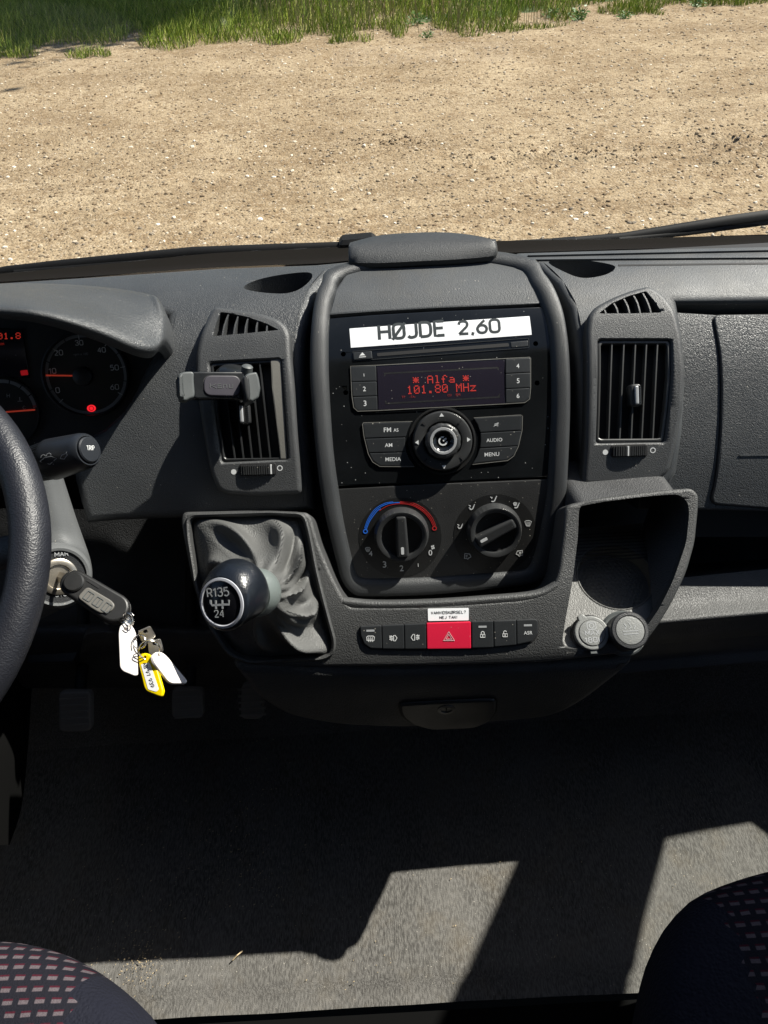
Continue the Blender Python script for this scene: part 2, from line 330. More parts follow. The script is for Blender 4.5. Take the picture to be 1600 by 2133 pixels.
# ------------------------------------------------------------------ materials
def mat(name, col=(.03, .03, .03), rough=.5, grain=None, dust=0.0, metal=0.0, coat=0.0, emit=None, es=1.0, spec=.5, mottle=0.0, sheen=0.0, wear=None, dustcol=(.45, .42, .36), trans=0.0, sss=0.0, fibre=None):
    m = bpy.data.materials.new(name); m.use_nodes = True; N = m.node_tree.nodes; K = m.node_tree.links
    p = N['Principled BSDF']; c4 = tuple(col)+(1,)
    p.inputs['Base Color'].default_value = c4; p.inputs['Roughness'].default_value = rough; p.inputs['Metallic'].default_value = metal
    p.inputs['Specular IOR Level'].default_value = spec; p.inputs['Coat Weight'].default_value = coat; p.inputs['Coat Roughness'].default_value = .06
    if trans: p.inputs['Transmission Weight'].default_value = trans
    if sss: p.inputs['Subsurface Weight'].default_value = sss; p.inputs['Subsurface Radius'].default_value = (.004, .004, .003)
    if sheen: p.inputs['Sheen Weight'].default_value = sheen; p.inputs['Sheen Roughness'].default_value = .5
    if emit: p.inputs['Emission Color'].default_value = tuple(emit)+(1,); p.inputs['Emission Strength'].default_value = es
    tc = N.new('ShaderNodeTexCoord'); out = None
    def noise(sc, det=4, ro=.55):
        n = N.new('ShaderNodeTexNoise'); n.inputs['Scale'].default_value = sc; n.inputs['Detail'].default_value = det; n.inputs['Roughness'].default_value = ro
        K.new(tc.outputs['Object'], n.inputs['Vector']); return n.outputs['Fac']
    def ramp(src, a, b, ca=0.0, cb=1.0):
        r = N.new('ShaderNodeMapRange'); r.inputs[1].default_value = a; r.inputs[2].default_value = b; r.inputs[3].default_value = ca; r.inputs[4].default_value = cb
        K.new(src, r.inputs[0]); return r.outputs[0]
    def mixc(fac, A, B):
        x = N.new('ShaderNodeMix'); x.data_type = 'RGBA'
        for s_, v in ((x.inputs[0], fac), (x.inputs[6], A), (x.inputs[7], B)):
            if isinstance(v, (int, float)): s_.default_value = v
            elif isinstance(v, tuple): s_.default_value = v
            else: K.new(v, s_)
        return x.outputs[2]
    cur = c4
    if mottle:
        cur = mixc(ramp(noise(9, 5), .35, .7), tuple(x*(1-mottle) for x in col)+(1,), tuple(min(1, x*(1+mottle)) for x in col)+(1,))
    if fibre:
        mpf = N.new('ShaderNodeMapping'); mpf.inputs['Scale'].default_value = (1, .22, 1); K.new(tc.outputs['Object'], mpf.inputs[0]); nf = N.new('ShaderNodeTexNoise'); nf.inputs['Scale'].default_value = fibre[0]; nf.inputs['Detail'].default_value = 3; K.new(mpf.outputs[0], nf.inputs['Vector']); fb = nf.outputs[0]; cur = mixc(ramp(fb, .38, .62, 0, fibre[1]), cur, tuple(min(1, x*2.1) for x in col)+(1,)) if isinstance(cur, tuple) else mixc(ramp(fb, .38, .62, 0, fibre[1]), cur, tuple(min(1, x*2.1) for x in col)+(1,))
    if wear:
        cur = mixc(ramp(noise(14, 8, .7), .5, .75, 0, wear[1]), cur, tuple(wear[0])+(1,))
    if dust:
        v = N.new('ShaderNodeTexVoronoi'); v.inputs['Scale'].default_value = 260; K.new(tc.outputs['Object'], v.inputs['Vector'])
        sp = ramp(v.outputs['Distance'], .10, .16, 1, 0)
        v2 = N.new('ShaderNodeSeparateColor'); K.new(v.outputs['Color'], v2.inputs[0])
        sel = ramp(v2.outputs[0], 1-.25*dust, 1-.25*dust+.01)
        mu = N.new('ShaderNodeMath'); mu.operation = 'MULTIPLY'; K.new(sp, mu.inputs[0]); K.new(sel, mu.inputs[1])
        mu2 = N.new('ShaderNodeMath'); mu2.operation = 'MULTIPLY'; K.new(mu.outputs[0], mu2.inputs[0]); K.new(ramp(noise(23, 3), .38, .6, .15, .9), mu2.inputs[1])
        cur = mixc(mu2.outputs[0], cur, tuple(dustcol)+(1,))
    if not isinstance(cur, tuple): K.new(cur, p.inputs['Base Color'])
    if mottle or dust:
        K.new(ramp(noise(17, 6, .65), .3, .7, max(rough-.07, .02), min(rough+.09, 1)), p.inputs['Roughness'])
    if grain:
        sc, st = grain[0], grain[1]; kind = grain[2] if len(grain) > 2 else 'leather'
        b = N.new('ShaderNodeBump'); b.inputs['Strength'].default_value = st; b.inputs['Distance'].default_value = .0011
        if kind == 'leather':
            v = N.new('ShaderNodeTexVoronoi'); v.feature = 'SMOOTH_F1'; v.inputs['Smoothness'].default_value = .5; v.inputs['Scale'].default_value = sc
            nz = N.new('ShaderNodeTexNoise'); nz.inputs['Scale'].default_value = sc*.35; K.new(tc.outputs['Object'], nz.inputs['Vector'])
            ad = N.new('ShaderNodeMixRGB'); ad.blend_type = 'ADD'; ad.inputs[0].default_value = .004; K.new(tc.outputs['Object'], ad.inputs[1]); K.new(nz.outputs['Color'], ad.inputs[2])
            K.new(ad.outputs[0], v.inputs['Vector']); K.new(ramp(v.outputs['Distance'], 0, .8, 1, 0), b.inputs['Height'])
        else:
            K.new(noise(sc, 2), b.inputs['Height'])
        K.new(b.outputs[0], p.inputs['Normal'])
    return m
M = {}
M['dash'] = mat('dash_plastic', (.045, .048, .051), .43, (880, .40), .25, mottle=.12)
M['deck'] = mat('deck_plastic', (.052, .056, .060), .50, (900, .20), .35, mottle=.15, wear=((.10, .085, .06), .25))
M['pod'] = mat('pod_plastic', (.050, .052, .054), .45, (900, .50, 'n'), .25, mottle=.1)
M['bezel'] = mat('bezel_plastic', (.031, .033, .035), .46, (1000, .45, 'n'), .15, mottle=.1)
M['console'] = mat('console_plastic', (.046, .047, .047), .50, (800, .40), .15, mottle=.1)
M['tray'] = mat('tray_plastic', (.125, .125, .120), .55, (620, .45), .3, mottle=.1)
M['black'] = mat('black_recess', (.006, .006, .007), .7)
M['darkpl'] = mat('dark_plastic', (.020, .021, .023), .42, (900, .3, 'n'), .2, mottle=.15)
M['knee'] = mat('knee_plastic', (.036, .037, .039), .55, (620, .4), mottle=.2)
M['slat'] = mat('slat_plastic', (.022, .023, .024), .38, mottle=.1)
M['slatlit'] = mat('lit_wall_and_trim', (.16, .155, .14), .45, (500, .1, 'n'), mottle=.1)
M['piano'] = mat('radio_gloss_plastic', (.008, .009, .010), .13, None, .3, mottle=.3, dustcol=(.5, .5, .48))
M['button'] = mat('button_plastic', (.022, .024, .026), .38, (1500, .1, 'n'), .8)
M['climate'] = mat('climate_plastic', (.026, .026, .026), .48, (1100, .3, 'n'), 1.0, mottle=.2)
M['ringdark'] = mat('dial_ring_plastic', (.009, .009, .009), .45, (1100, .2, 'n'), .5)
M['knob'] = mat('knob_plastic', (.030, .031, .032), .36, (1500, .12, 'n'), .4, mottle=.1)
M['print'] = mat('white_print', (.62, .63, .63), .5)
M['printdim'] = mat('grey_print', (.32, .33, .34), .5)
M['printblack'] = mat('black_print', (.03, .03, .035), .5)
M['blue'] = mat('blue_print', (.02, .16, .75), .5)
M['redp'] = mat('red_print', (.45, .02, .02), .5)
M['hazard'] = mat('red_button_plastic', (.62, .015, .05), .35, (1500, .1, 'n'), .6)
M['lcd'] = mat('display_glass', (.016, .014, .022), .14, None, .6, coat=.3)
M['lcdred'] = mat('display_red', (.2, .01, .01), .5, emit=(1, .06, .035), es=.17)
M['lcddim'] = mat('display_red_dim', (.1, .01, .01), .5, emit=(1, .06, .035), es=.07)
M['lamp'] = mat('warning_lamp', (.3, .01, .01), .5, emit=(1, .02, .03), es=.45)
M['lampdim'] = mat('warning_lamp_dim', (.2, .01, .01), .5, emit=(1, .02, .03), es=.09)
M['needle'] = mat('needle_red', (.7, .06, .03), .5, emit=(1, .1, .05), es=.08)
M['chrome'] = mat('silver_plastic', (.50, .51, .52), .38, metal=.5)
M['metal'] = mat('keyring_steel', (.72, .70, .66), .22, metal=1.0)
M['brassmetal'] = mat('lock_metal', (.55, .50, .42), .32, metal=.9, mottle=.2)
M['paper'] = mat('white_sticker', (.82, .83, .85), .4)
M['inkgrey'] = mat('sticker_ink', (.035, .042, .046), .6, spec=.2)
M['wheel'] = mat('wheel_leather', (.012, .013, .018), .45, (640, .25), mottle=.1)
M['wheelin'] = mat('wheel_inner_leather', (.020, .018, .028), .5, (560, .40), mottle=.1)
M['column'] = mat('column_plastic', (.110, .115, .118), .5, (700, .2, 'n'), .35, mottle=.08)
M['stalk'] = mat('stalk_plastic', (.012, .014, .018), .38, (1500, .1, 'n'))
M['boot'] = mat('boot_leather', (.080, .081, .079), .58, (620, .45), mottle=.15)
M['gearknob'] = mat('gear_knob_leather', (.007, .009, .013), .27, (700, .16))
M['gearface'] = mat('gear_face', (.010, .010, .013), .15)
M['gearring'] = mat('gear_ring', (.42, .43, .47), .4)
M['collar'] = mat('collar_plastic', (.12, .14, .135), .35, (600, .3, 'n'))
M['carpet'] = mat('carpet', (.078, .075, .070), .95, (800, .9, 'n'), .8, mottle=.3, wear=((.14, .115, .08), .4), spec=.1, fibre=(620, .75))
M['rearfloor'] = mat('rear_floor_shade_black', (.004, .004, .004), .95, spec=.05)  # on the rear floor this black is painted shade
M['capgrey'] = mat('socket_cap_grey', (.17, .175, .17), .45, (600, .3, 'n'), .5)
M['slatsunlit'] = mat('vent_slat_sunlit', (.065, .066, .065), .4, mottle=.1)  # lighter copy of the slat plastic, with the sunlight put into its colour
M['steelkey'] = mat('key_steel', (.5, .48, .44), .35, metal=.9)
M['ringgrey'] = mat('dial_scale_grey', (.26, .28, .30), .5)
M['dialprint'] = mat('dial_print', (.85, .86, .86), .5)
M['dialface'] = mat('dial_face', (.020, .020, .019), .4)
M['clod'] = mat('soil_clod', (.15, .10, .055), .95, mottle=.3)
M['mat'] = M['carpet']
M['rubber'] = mat('pedal_rubber', (.16, .15, .135), .7, (300, .4, 'n'))
M['shell'] = mat('cab_trim', (.03, .03, .03), .9)
M['paint'] = mat('white_van_paint', (.75, .76, .77), .3, coat=.5)
M['wiper'] = mat('wiper_black', (.008, .008, .008), .55, spec=.2)
M['frit'] = mat('windscreen_frit', (.008, .007, .006), .95, spec=.05)
M['tagwhite'] = mat('tag_white_plastic', (.72, .68, .66), .4, sss=.15)
M['tagyellow'] = mat('tag_yellow_plastic', (.80, .60, .0), .3, sss=.2)
M['fob'] = mat('key_fob_plastic', (.012, .012, .012), .38, mottle=.1)
M['fobgrey'] = mat('key_fob_button', (.11, .105, .095), .45, mottle=.1)
M['clamp'] = mat('clamp_plastic', (.007, .008, .009), .28, None, .4)
M['clampgrey'] = mat('clamp_rubber', (.070, .077, .078), .48, None, .5, mottle=.15)
M['clampbtn'] = mat('clamp_button', (.030, .027, .036), .42, None, .3)
# ================================================================== surfaces of the dashboard
S = Prof([(.600, .628), (.658, .728), (.719, .809), (.765, .855), (.7945, .874), (.819, .885), (.861, .894), (.913, .894), (.96, .888), (1.02, .875), (1.10, .850)])
K = Prof([(.490, .590), (.495, .620), (.532, .665), (.575, .702), (.625, .748)])
def sp(pts, n=5): return catmull(pts, n, True)
def U(S_, pts, h=0): return uvs(S_, pts, h)
ST = .012
van = None
# ------------------------------------------------------------------ dashboard
dash = thing('dashboard', 'black grained plastic dashboard running across the cab under the windscreen', 'dashboard', (0, .75, .55))
H0 = -.018
# right upper: wing beside the centre stack, top deck
mb = MB()
P = [(1072, 540), (1072, 524), (1300, 517), (1600, 510), (1850, 503), (1850, 630), (1600, 629), (1412, 628), (1424, 700), (1430, 800), (1424, 900), (1412, 985), (1390, 1022), (1215, 1020), (1207, 900), (1204, 800), (1198, 700), (1187, 640), (1160, 590), (1120, 550)]
hole = U(S, sp([(1143, 545), (1200, 541), (1255, 547), (1282, 556), (1262, 572), (1215, 579), (1175, 566)]), H0)
mb.plate(S, U(S, P, H0), rsec(-.075, H0, .008, 5), M['deck'], ST, holes=[hole], hole_depth=-.05)
mb.plate(S, offs(ccw(hole), .002), [(0, -.052), (0, -.050)], M['darkpl'], ST)
# raised ribs of the lid lines on the right deck
for a, b, c, d, wd in ((1100, 534, 1850, 518, .004), (1110, 543, 1850, 538, .003)):
    A = S.hit(a, b, H0); B = S.hit(c, d, H0)
    mb.strip(S, [(A[0]+(B[0]-A[0])*t/12, A[1]+(B[1]-A[1])*t/12) for t in range(13)], wd, H0+.001, M['deck'], .0012)
mb.build('top_deck', dash)
mb = MB()
A = S.hit(1288, 553, H0); B = S.hit(1850, 547, H0)
mb.strip(S, [(A[0]+(B[0]-A[0])*t/12, A[1]+(B[1]-A[1])*t/12) for t in range(13)], .0035, H0, M['black'], .0004)
mb.build('deck_seam', dash)
# left upper: deck, wing and sloping panel between the cluster and the vent
mb = MB()
P = [(735, 552), (735, 540), (660, 547), (450, 555), (248, 569), (0, 585), (-250, 606), (-250, 640), (300, 640), (346, 655), (340, 690), (326, 722), (300, 765), (280, 812), (255, 855), (215, 893), (170, 915), (150, 950), (152, 1000), (165, 1050), (178, 1092), (250, 1086), (430, 1080), (655, 1065), (650, 1000), (640, 900), (633, 800), (635, 700), (647, 640), (662, 603), (692, 566)]
hole = U(S, sp([(508, 600), (530, 585), (580, 573), (640, 567), (650, 578), (628, 600), (595, 611), (545, 609)]), H0)
mb.plate(S, U(S, P, H0), rsec(-.10, H0, .011, 5), M['dash'], ST, holes=[hole], hole_depth=-.045)
mb.plate(S, offs(ccw(hole), .002), [(0, -.047), (0, -.045)], M['darkpl'], ST)
mb.build('side_panel', dash)
# backing behind the gaps
mb = MB()
P = [(600, 560), (1400, 522), (1850, 515), (1850, 1120), (600, 1120)]
mb.plate(S, U(S, P, -.07), [(0, -.12), (0, -.072)], M['black'], .03)
mb.build('inner_duct', dash)
# glove box face
mb = MB()
P = [(1405, 640), (1500, 646), (1850, 640), (1850, 1075), (1600, 1062), (1440, 1060), (1330, 1062), (1390, 1000), (1420, 900), (1430, 800), (1424, 700)]
P = [(1395, 648), (1500, 655), (1850, 648), (1850, 1085), (1600, 1066), (1440, 1062), (1330, 1062), (1330, 700)]
mb.plate(S, U(S, P, -.026), rsec(-.09, -.026, .003, 3), M['dash'], ST)
mb.build('front_panel', dash)
P = [(1485, 655), (1850, 652), (1850, 1080), (1480, 1050), (1492, 1000), (1502, 900), (1504, 800), (1500, 730)]
P = rnd(U(S, P, -.023), .01, 4)
g = MB(); g.plate(S, P, rsec(-.028, -.0232, .002, 3), M['dash'], ST); gd = g.build('glovebox_door', dash)
g = MB(); q = U(S, [(1540, 950), (1850, 946), (1850, 940), (1540, 947)], -.0225)
g.plate(S, q, [(0, -.024), (0, -.0222)], M['deck']); g.build('handle', gd)
g = MB(); g.plate(S, offs(ccw(P), .0012), [(0, -.028), (0, -.0257)], M['black'], ST); g.build('seam', gd)
# cavity and lip under the deck edge
# ------------------------------------------------------------------ centre stack
outer = [(700, 556), (668, 590), (654, 630), (646, 700), (645, 780), (650, 860), (657, 940), (666, 1017), (680, 1090), (700, 1172), (712, 1212), (735, 1238), (770, 1244), (900, 1240), (1040, 1226), (1112, 1216), (1142, 1200), (1158, 1165), (1170, 1115), (1180, 1040), (1186, 940), (1189, 850), (1188, 760), (1182, 690), (1165, 620), (1135, 570), (1095, 535), (900, 520)]
inner = [(722, 568), (695, 604), (684, 640), (680, 700), (680, 780), (684, 860), (690, 940), (700, 1017), (712, 1090), (729, 1165), (738, 1197), (752, 1209), (790, 1211), (900, 1208), (1040, 1197), (1090, 1192), (1108, 1182), (1120, 1155), (1131, 1110), (1143, 1040), (1150, 940), (1154, 850), (1153, 760), (1148, 690), (1133, 635), (1110, 590), (1072, 552), (900, 536)]
OU = catmull(U(S, outer, 0), 4, True); IN = catmull([(p[0]+(q[0]-p[0])*1.14, p[1]+(q[1]-p[1])*1.14) for p, q in zip(U(S, outer, 0), U(S, inner, 0))], 4, True)
mb = MB()
mb.band(S, OU, IN, [(0, -.085), (0, -.005), (.02, -.001), (.07, .0018), (.15, .0032), (.30, .0038), (.62, .0034), (.80, .0018), (.92, -.0006), (1.0, -.003), (1.0, -.014)], M['bezel'])
mb.build('stack_surround', dash)
mb = MB()
P = U(S, [(905, 520), (1075, 540), (1112, 592), (1134, 633), (1020, 637), (900, 641), (780, 649), (684, 656), (694, 604), (722, 560)], -.002)
P = [(S.hit(x, y, -.002)) for x, y in [(730, 545), (900, 533), (1070, 540), (1092, 562), (1114, 593), (1136, 632), (1020, 637), (900, 642), (780, 649), (684, 656), (697, 606), (722, 568)]]
mb.plate(S, P, rsec(-.02, -.002, .002, 2), M['deck'], .006)
mb.build('stack_cover', dash)
# hump (document clip lid) on top
mb = MB()
G = []
for (t, h) in ((0, 0), (.0, .006), (.12, .012), (.4, .017), (.75, .017), (.95, .012), (1, .004), (1.0, -.002)):
    front = [(726, 549), (733, 556), (790, 557), (880, 553), (960, 549), (1024, 543), (1036, 536), (1034, 528)]
    back = [(733, 530), (745, 524), (800, 508), (870, 503), (930, 504), (985, 514), (1015, 523), (1028, 526)]
    fr = catmull(U(S, front), 3); bk = catmull(U(S, back), 3)
    G.append([S.w(a[0]+(b[0]-a[0])*t, a[1]+(b[1]-a[1])*t*1.0, h) for a, b in zip(fr, bk)])
mb.loops(G, M['bezel'], False)
fr0 = G[0]; mb.build('document_clip', dash)
# seam line between left part and right part is the channel itself
# ------------------------------------------------------------------ car radio
radio = thing('car_radio', 'gloss black car radio with red dot matrix display and round dial in the centre stack', 'car radio', S.w(.07, S.hit(920, 1000)[1], -.01))
def face(pts, r=0.0, h=0.0, n=4):
    q = U(S, pts, h); return rnd(q, r, n) if r else q
mb = MB()
P = [(681, 660), (780, 652), (900, 645), (1020, 640), (1139, 635), (1150, 690), (1156, 760), (1157, 850), (1152, 940), (1147, 994), (920, 1006), (700, 1014), (690, 940), (684, 860), (680, 780), (679, 700)]
def disc(px, py, r, h=0, n=20):
    c = S.hit(px, py, h); return circ(c[0], c[1], r, n)
screws = [disc(715, 736, .0028), disc(720, 817, .0028), disc(1117, 714, .0028), disc(1120, 797, .0028)]
mb.plate(S, face(P), rsec(-.016, -.003, .0015, 2), M['piano'], .006, holes=screws, hole_depth=-.012)
mb.build('faceplate', radio)
# cd slot
mb = MB(); P = face([(733, 730), (1103, 702), (1104, 724), (736, 752)], .002)
mb.band(S, ccw(P), offs(ccw(P), -.0012), [(0, -.003), (.3, -.0022), (.7, -.0022), (1, -.0032)], M['button']); 
P = face([(785, 734), (1060, 713), (1062, 720), (786, 741)], .0015); 
mb.plate(S, P, [(0, -.003), (0, -.0026)], M['black']); 
P = face([(1064, 711), (1100, 708), (1101, 720), (1066, 723)], .001); mb.plate(S, P, rsec(-.003, -.0024, .0004, 2), M['button'])
mb.build('disc_slot', radio)
hb = -.0012
def button(pts, name='button', r=.001, m='button', h1=hb, parent=None, txt=(), S_=None, h0=None, mt='print'):
    S1 = S_ or S; b = MB(); q = U(S1, pts, h1); q = rnd(q, r, 4) if not isinstance(r, bool) else q
    b.plate(S1, q, rsec(h0 if h0 is not None else h1-.006, h1, .0006, 2, .0), M[m], None)
    for t in txt:
        if callable(t): t(b, S1, h1)
        else: b.text(S1, t[0], t[1], t[2], h1, M[t[3] if len(t) > 3 else mt], t[4] if len(t) > 4 else None, bold=.008)
    return b.build(name, parent)
def icon(lines, wd=.0006, m='print', fill=()):
    def f(b, S1, h):
        for l in lines:
            cl = l[0] == 'c'; p = l[1:] if cl else l
            b.strip(S1, U(S1, p, h), wd, h+.0001, M[m], .0001, cl)
        for l in fill: b.plate(S1, U(S1, l, h), [(0, h), (0, h+.00015)], M[m])
    return f
button([(735, 734), (774, 731), (776, 747), (737, 750)], txt=[icon([[(748, 744), (762, 743)]], .0008, fill=[[(749, 741), (755, 734), (761, 740)]])], parent=radio)
zz = lambda x, y: (720+x/3.636, 720+y/3.636)      # photograph crop -> pixels
nb = [('1', [(38, 160), (230, 153), (234, 268), (46, 274)], (132, 234), (148, 233)), ('2', [(46, 277), (234, 271), (238, 380), (54, 386)], (132, 345), (154, 344)), ('3', [(54, 389), (238, 383), (242, 488), (92, 493), (68, 470)], (137, 457), (159, 456)),
      ('4', [(1212, 100), (1398, 92), (1398, 202), (1212, 211)], (1294, 170), (1316, 169)), ('5', [(1212, 214), (1398, 205), (1397, 318), (1213, 327)], (1297, 284), (1318, 283)), ('6', [(1213, 330), (1396, 321), (1388, 400), (1355, 428), (1214, 437)], (1296, 397), (1317, 396))]
for t, q, a, b in nb:
    button([zz(*p) for p in q], txt=[(t, zz(*a), zz(*b))], parent=radio, label='radio preset button printed %s' % t)if False else button([zz(*p) for p in q], txt=[(t, zz(*a), zz(*b))], parent=radio)
bl = [('FM', [(130, 590), (498, 578), (470, 640), (455, 690), (146, 702)], (290, 655), (345, 653)), ('AM', [(148, 706), (453, 695), (450, 750), (458, 804), (176, 812)], (298, 768), (354, 766)), ('MEDIA', [(180, 816), (460, 808), (480, 860), (520, 912), (260, 910), (205, 870)], (302, 875), (419, 872))]
for t, q, a, b in bl:
    button([zz(*p) for p in q], txt=[(t, zz(*a), zz(*b))]+([('AS', zz(363, 652), zz(401, 650))] if t == 'FM' else []), parent=radio)
bl = [('', [(972, 550), (1325, 528), (1334, 540), (1330, 640), (1020, 658), (1000, 600)], 0, 0), ('AUDIO', [(1022, 662), (1330, 645), (1322, 700), (1305, 758), (1018, 775), (1024, 720)], (1067, 731), (1187, 724)), ('MENU', [(1016, 779), (1303, 762), (1270, 830), (1225, 865), (962, 894), (995, 840)], (1053, 840), (1164, 834))]
for t, q, a, b in bl:
    tx = [(t, zz(*a), zz(*b))] if t else [icon([['c']+[zz(*p) for p in ((1130, 592), (1140, 591), (1152, 583), (1153, 612), (1142, 604), (1131, 605))], [zz(1122, 612), zz(1160, 584)]], .0005)]
    button([zz(*p) for p in q], txt=tx, parent=radio)
# thin bright outlines of the button groups
mb = MB()
for q in ([(38, 158), (230, 151), (1205, 100), (1392, 90), (1400, 96), (1400, 320), (1392, 405), (1355, 432), (1214, 441), (700, 468), (245, 492), (92, 497), (62, 470), (48, 380)],
          [(135, 584), (505, 574)], [(135, 584), (128, 596), (140, 690), (172, 820), (205, 880), (260, 914), (522, 916)], [(970, 547), (1325, 525), (1338, 534), (1335, 640), (1308, 760), (1272, 835), (1227, 869), (960, 899)]):
    pp = U(S, [zz(*p) for p in q], -.003); cl = q[0] == (38, 158)
    mb.strip(S, pp, .0007, -.0016, M['chrome'] if False else M['slatlit'], .0003, cl)
mb.build('trim_line', radio)
# display
disp = MB(); P = face([zz(232, 154), zz(1206, 104), zz(1210, 438), zz(245, 488)], .001, -.002)
disp.plate(S, P, rsec(-.008, -.0019, .0004, 2), M['lcd'], .006)
P = ccw(face([zz(290, 205), zz(1160, 160), zz(1170, 395), zz(300, 445)], .001, -.002)); 
disp.band(S, P, offs(P, -.0018), [(0, -.0018), (1, -.00185)], M['ringdark'])
GL = {'A': '01110 10001 10001 11111 10001 10001 10001', 'l': '01100 00100 00100 00100 00100 00100 01110', 'f': '00110 01001 01000 11100 01000 01000 01000', 'a': '00000 00000 01110 00001 01111 10001 01111', '*': '00000 10101 01110 11111 01110 10101 00000',
      '1': '00100 01100 00100 00100 00100 00100 01110', '0': '01110 10001 10011 10101 11001 10001 01110', '.': '00000 00000 00000 00000 00000 01100 01100', '8': '01110 10001 10001 01110 10001 10001 01110', 'M': '10001 11011 10101 10101 10001 10001 10001',
      'H': '10001 10001 10001 11111 10001 10001 10001', 'z': '00000 00000 11111 00010 00100 01000 11111', ' ': '00000 00000 00000 00000 00000 00000 00000', 'c': '00000 00000 01110 10000 10000 10001 01110'}
def dots(b, S1, txt, tl, tr, bl_, h, m, fillr=.86):
    a = Vector(S1.hit(*tl, h)); r = Vector(S1.hit(*tr, h)); d = Vector(S1.hit(*bl_, h)); n = len(txt)*6-1
    ex = (r-a)/n; ey = (d-a)/7
    for i, ch in enumerate(txt):
        rows = GL[ch].split()
        for y in range(7):
            for x in range(5):
                if rows[y][x] == '1':
                    o = a+ex*(i*6+x)+ey*y; q = [o, o+ex*fillr, o+ex*fillr+ey*fillr, o+ey*fillr]
                    b.add([S1.w(p.x, p.y, h) for p in q], [(0, 3, 2, 1)], m, True)
hd = -.00165
dots(disp, S, '* Alfa *', zz(508, 232), zz(932, 216), zz(512, 292), hd, M['lcdred'])
dots(disp, S, '101.80 MHz', zz(462, 305), zz(986, 281), zz(466, 369), hd, M['lcdred'])
for t, a, b in (('TP', (425, 398), (452, 397)), ('-TA-', (487, 396), (530, 394)), ('CD', (772, 384), (803, 382)), ('FM', (836, 383), (868, 381))):
    disp.text(S, t, zz(*a), zz(*b), hd, M['lcddim'])
disp.build('display', radio, weld=0)
# dial
c = zz(735, 722); cu = S.hit(c[0], c[1], .004); fr = S.frame(*cu); o = S.w(cu[0], cu[1], -.003); rr = (Vector(S.hit(zz(960, 722)[0], c[1]))-Vector(S.hit(*c))).length
class Loc(Plane):
    def __init__(s, o, fr): s.o = Vector(o); s.ex, s.ey, s.n = fr
L = Loc(o, fr)
mb = MB()
mb.lathe(o, fr[2], [(rr*1.14, 0), (rr*1.14, .0008), (rr*1.08, .001), (rr*1.03, -.001)], M['ringdark'], 64, caps=(False, False))
mb.lathe(o, fr[2], [(rr, -.002), (rr, .005), (rr*.985, .0075), (rr*.95, .0088), (rr*.80, .0095), (rr*.66, .0085), (rr*.60, .005)], M['knob'], 64, caps=(False, False))
for k in range(4):
    a = k*math.pi/2; d = Vector((math.cos(a), math.sin(a))); n = Vector((-d.y, d.x)); q = d*rr*.86; s_ = rr*.07
    mb.plate(L, [tuple(q+d*s_), tuple(q+n*s_*1.1-d*s_*.7), tuple(q-n*s_*1.1-d*s_*.7)], [(0, .0086), (0, .0097)], M['print'])
    a += math.pi/4; d = Vector((math.cos(a), math.sin(a))); mb.strip(L, [tuple(d*rr*.78), tuple(d*rr*.92)], rr*.06, .0096, M['black'], .0003)
mb.build('dial_ring', radio)
mb = MB()
mb.lathe(o, fr[2], [(rr*.60, .003), (rr*.60, .012), (rr*.57, .0145), (rr*.52, .0155), (rr*.45, .0155)], M['knob'], 72, caps=(False, False), mod=lambda k, j: 1-.025*(k % 6 < 2) if j < 3 else 1)
mb.lathe(o, fr[2], [(rr*.45, .0155), (rr*.44, .0160), (rr*.37, .0160), (rr*.35, .0150)], M['chrome'], 64, caps=(False, False))
mb.lathe(o, fr[2], [(rr*.35, .0150), (rr*.28, .0128), (rr*.2, .0122), (.0001, .0120)], M['piano'], 48, caps=(False, True))
arc = [(math.cos(R(a))*rr*.13, math.sin(R(a))*rr*.13) for a in range(75, 365, 10)]
mb.strip(L, arc, rr*.05, .0127, M['print'], .0002); mb.strip(L, [(0, 0), (rr*.11, rr*.09)], rr*.05, .0127, M['print'], .0002)
mb.build('dial_button', radio)
# ------------------------------------------------------------------ sticker on the radio
def tagm(o, label, cat, group=None):
    o['label'] = label; o['category'] = cat
    if group: o['group'] = group
    return o
mb = MB(); q = U(S, [(728, 684), (1103, 658), (1108, 697), (731, 724)], -.002)
mb.plate(S, resample(ccw(q), 120), [(0, -.0031), (0, -.0024)], M['paper'], .003)
mb.stroke(S, 'HØJDE', (788, 711), (932, 701), -.00238, M['inkgrey'], 1.12, 1.1)
mb.stroke(S, '2,60', (954, 699), (1044, 694), -.00238, M['inkgrey'], 1.12, 1.1)
tagm(mb.build('sticker', None), 'long white sticker with HØJDE 2,60 across the top of the radio', 'sticker')
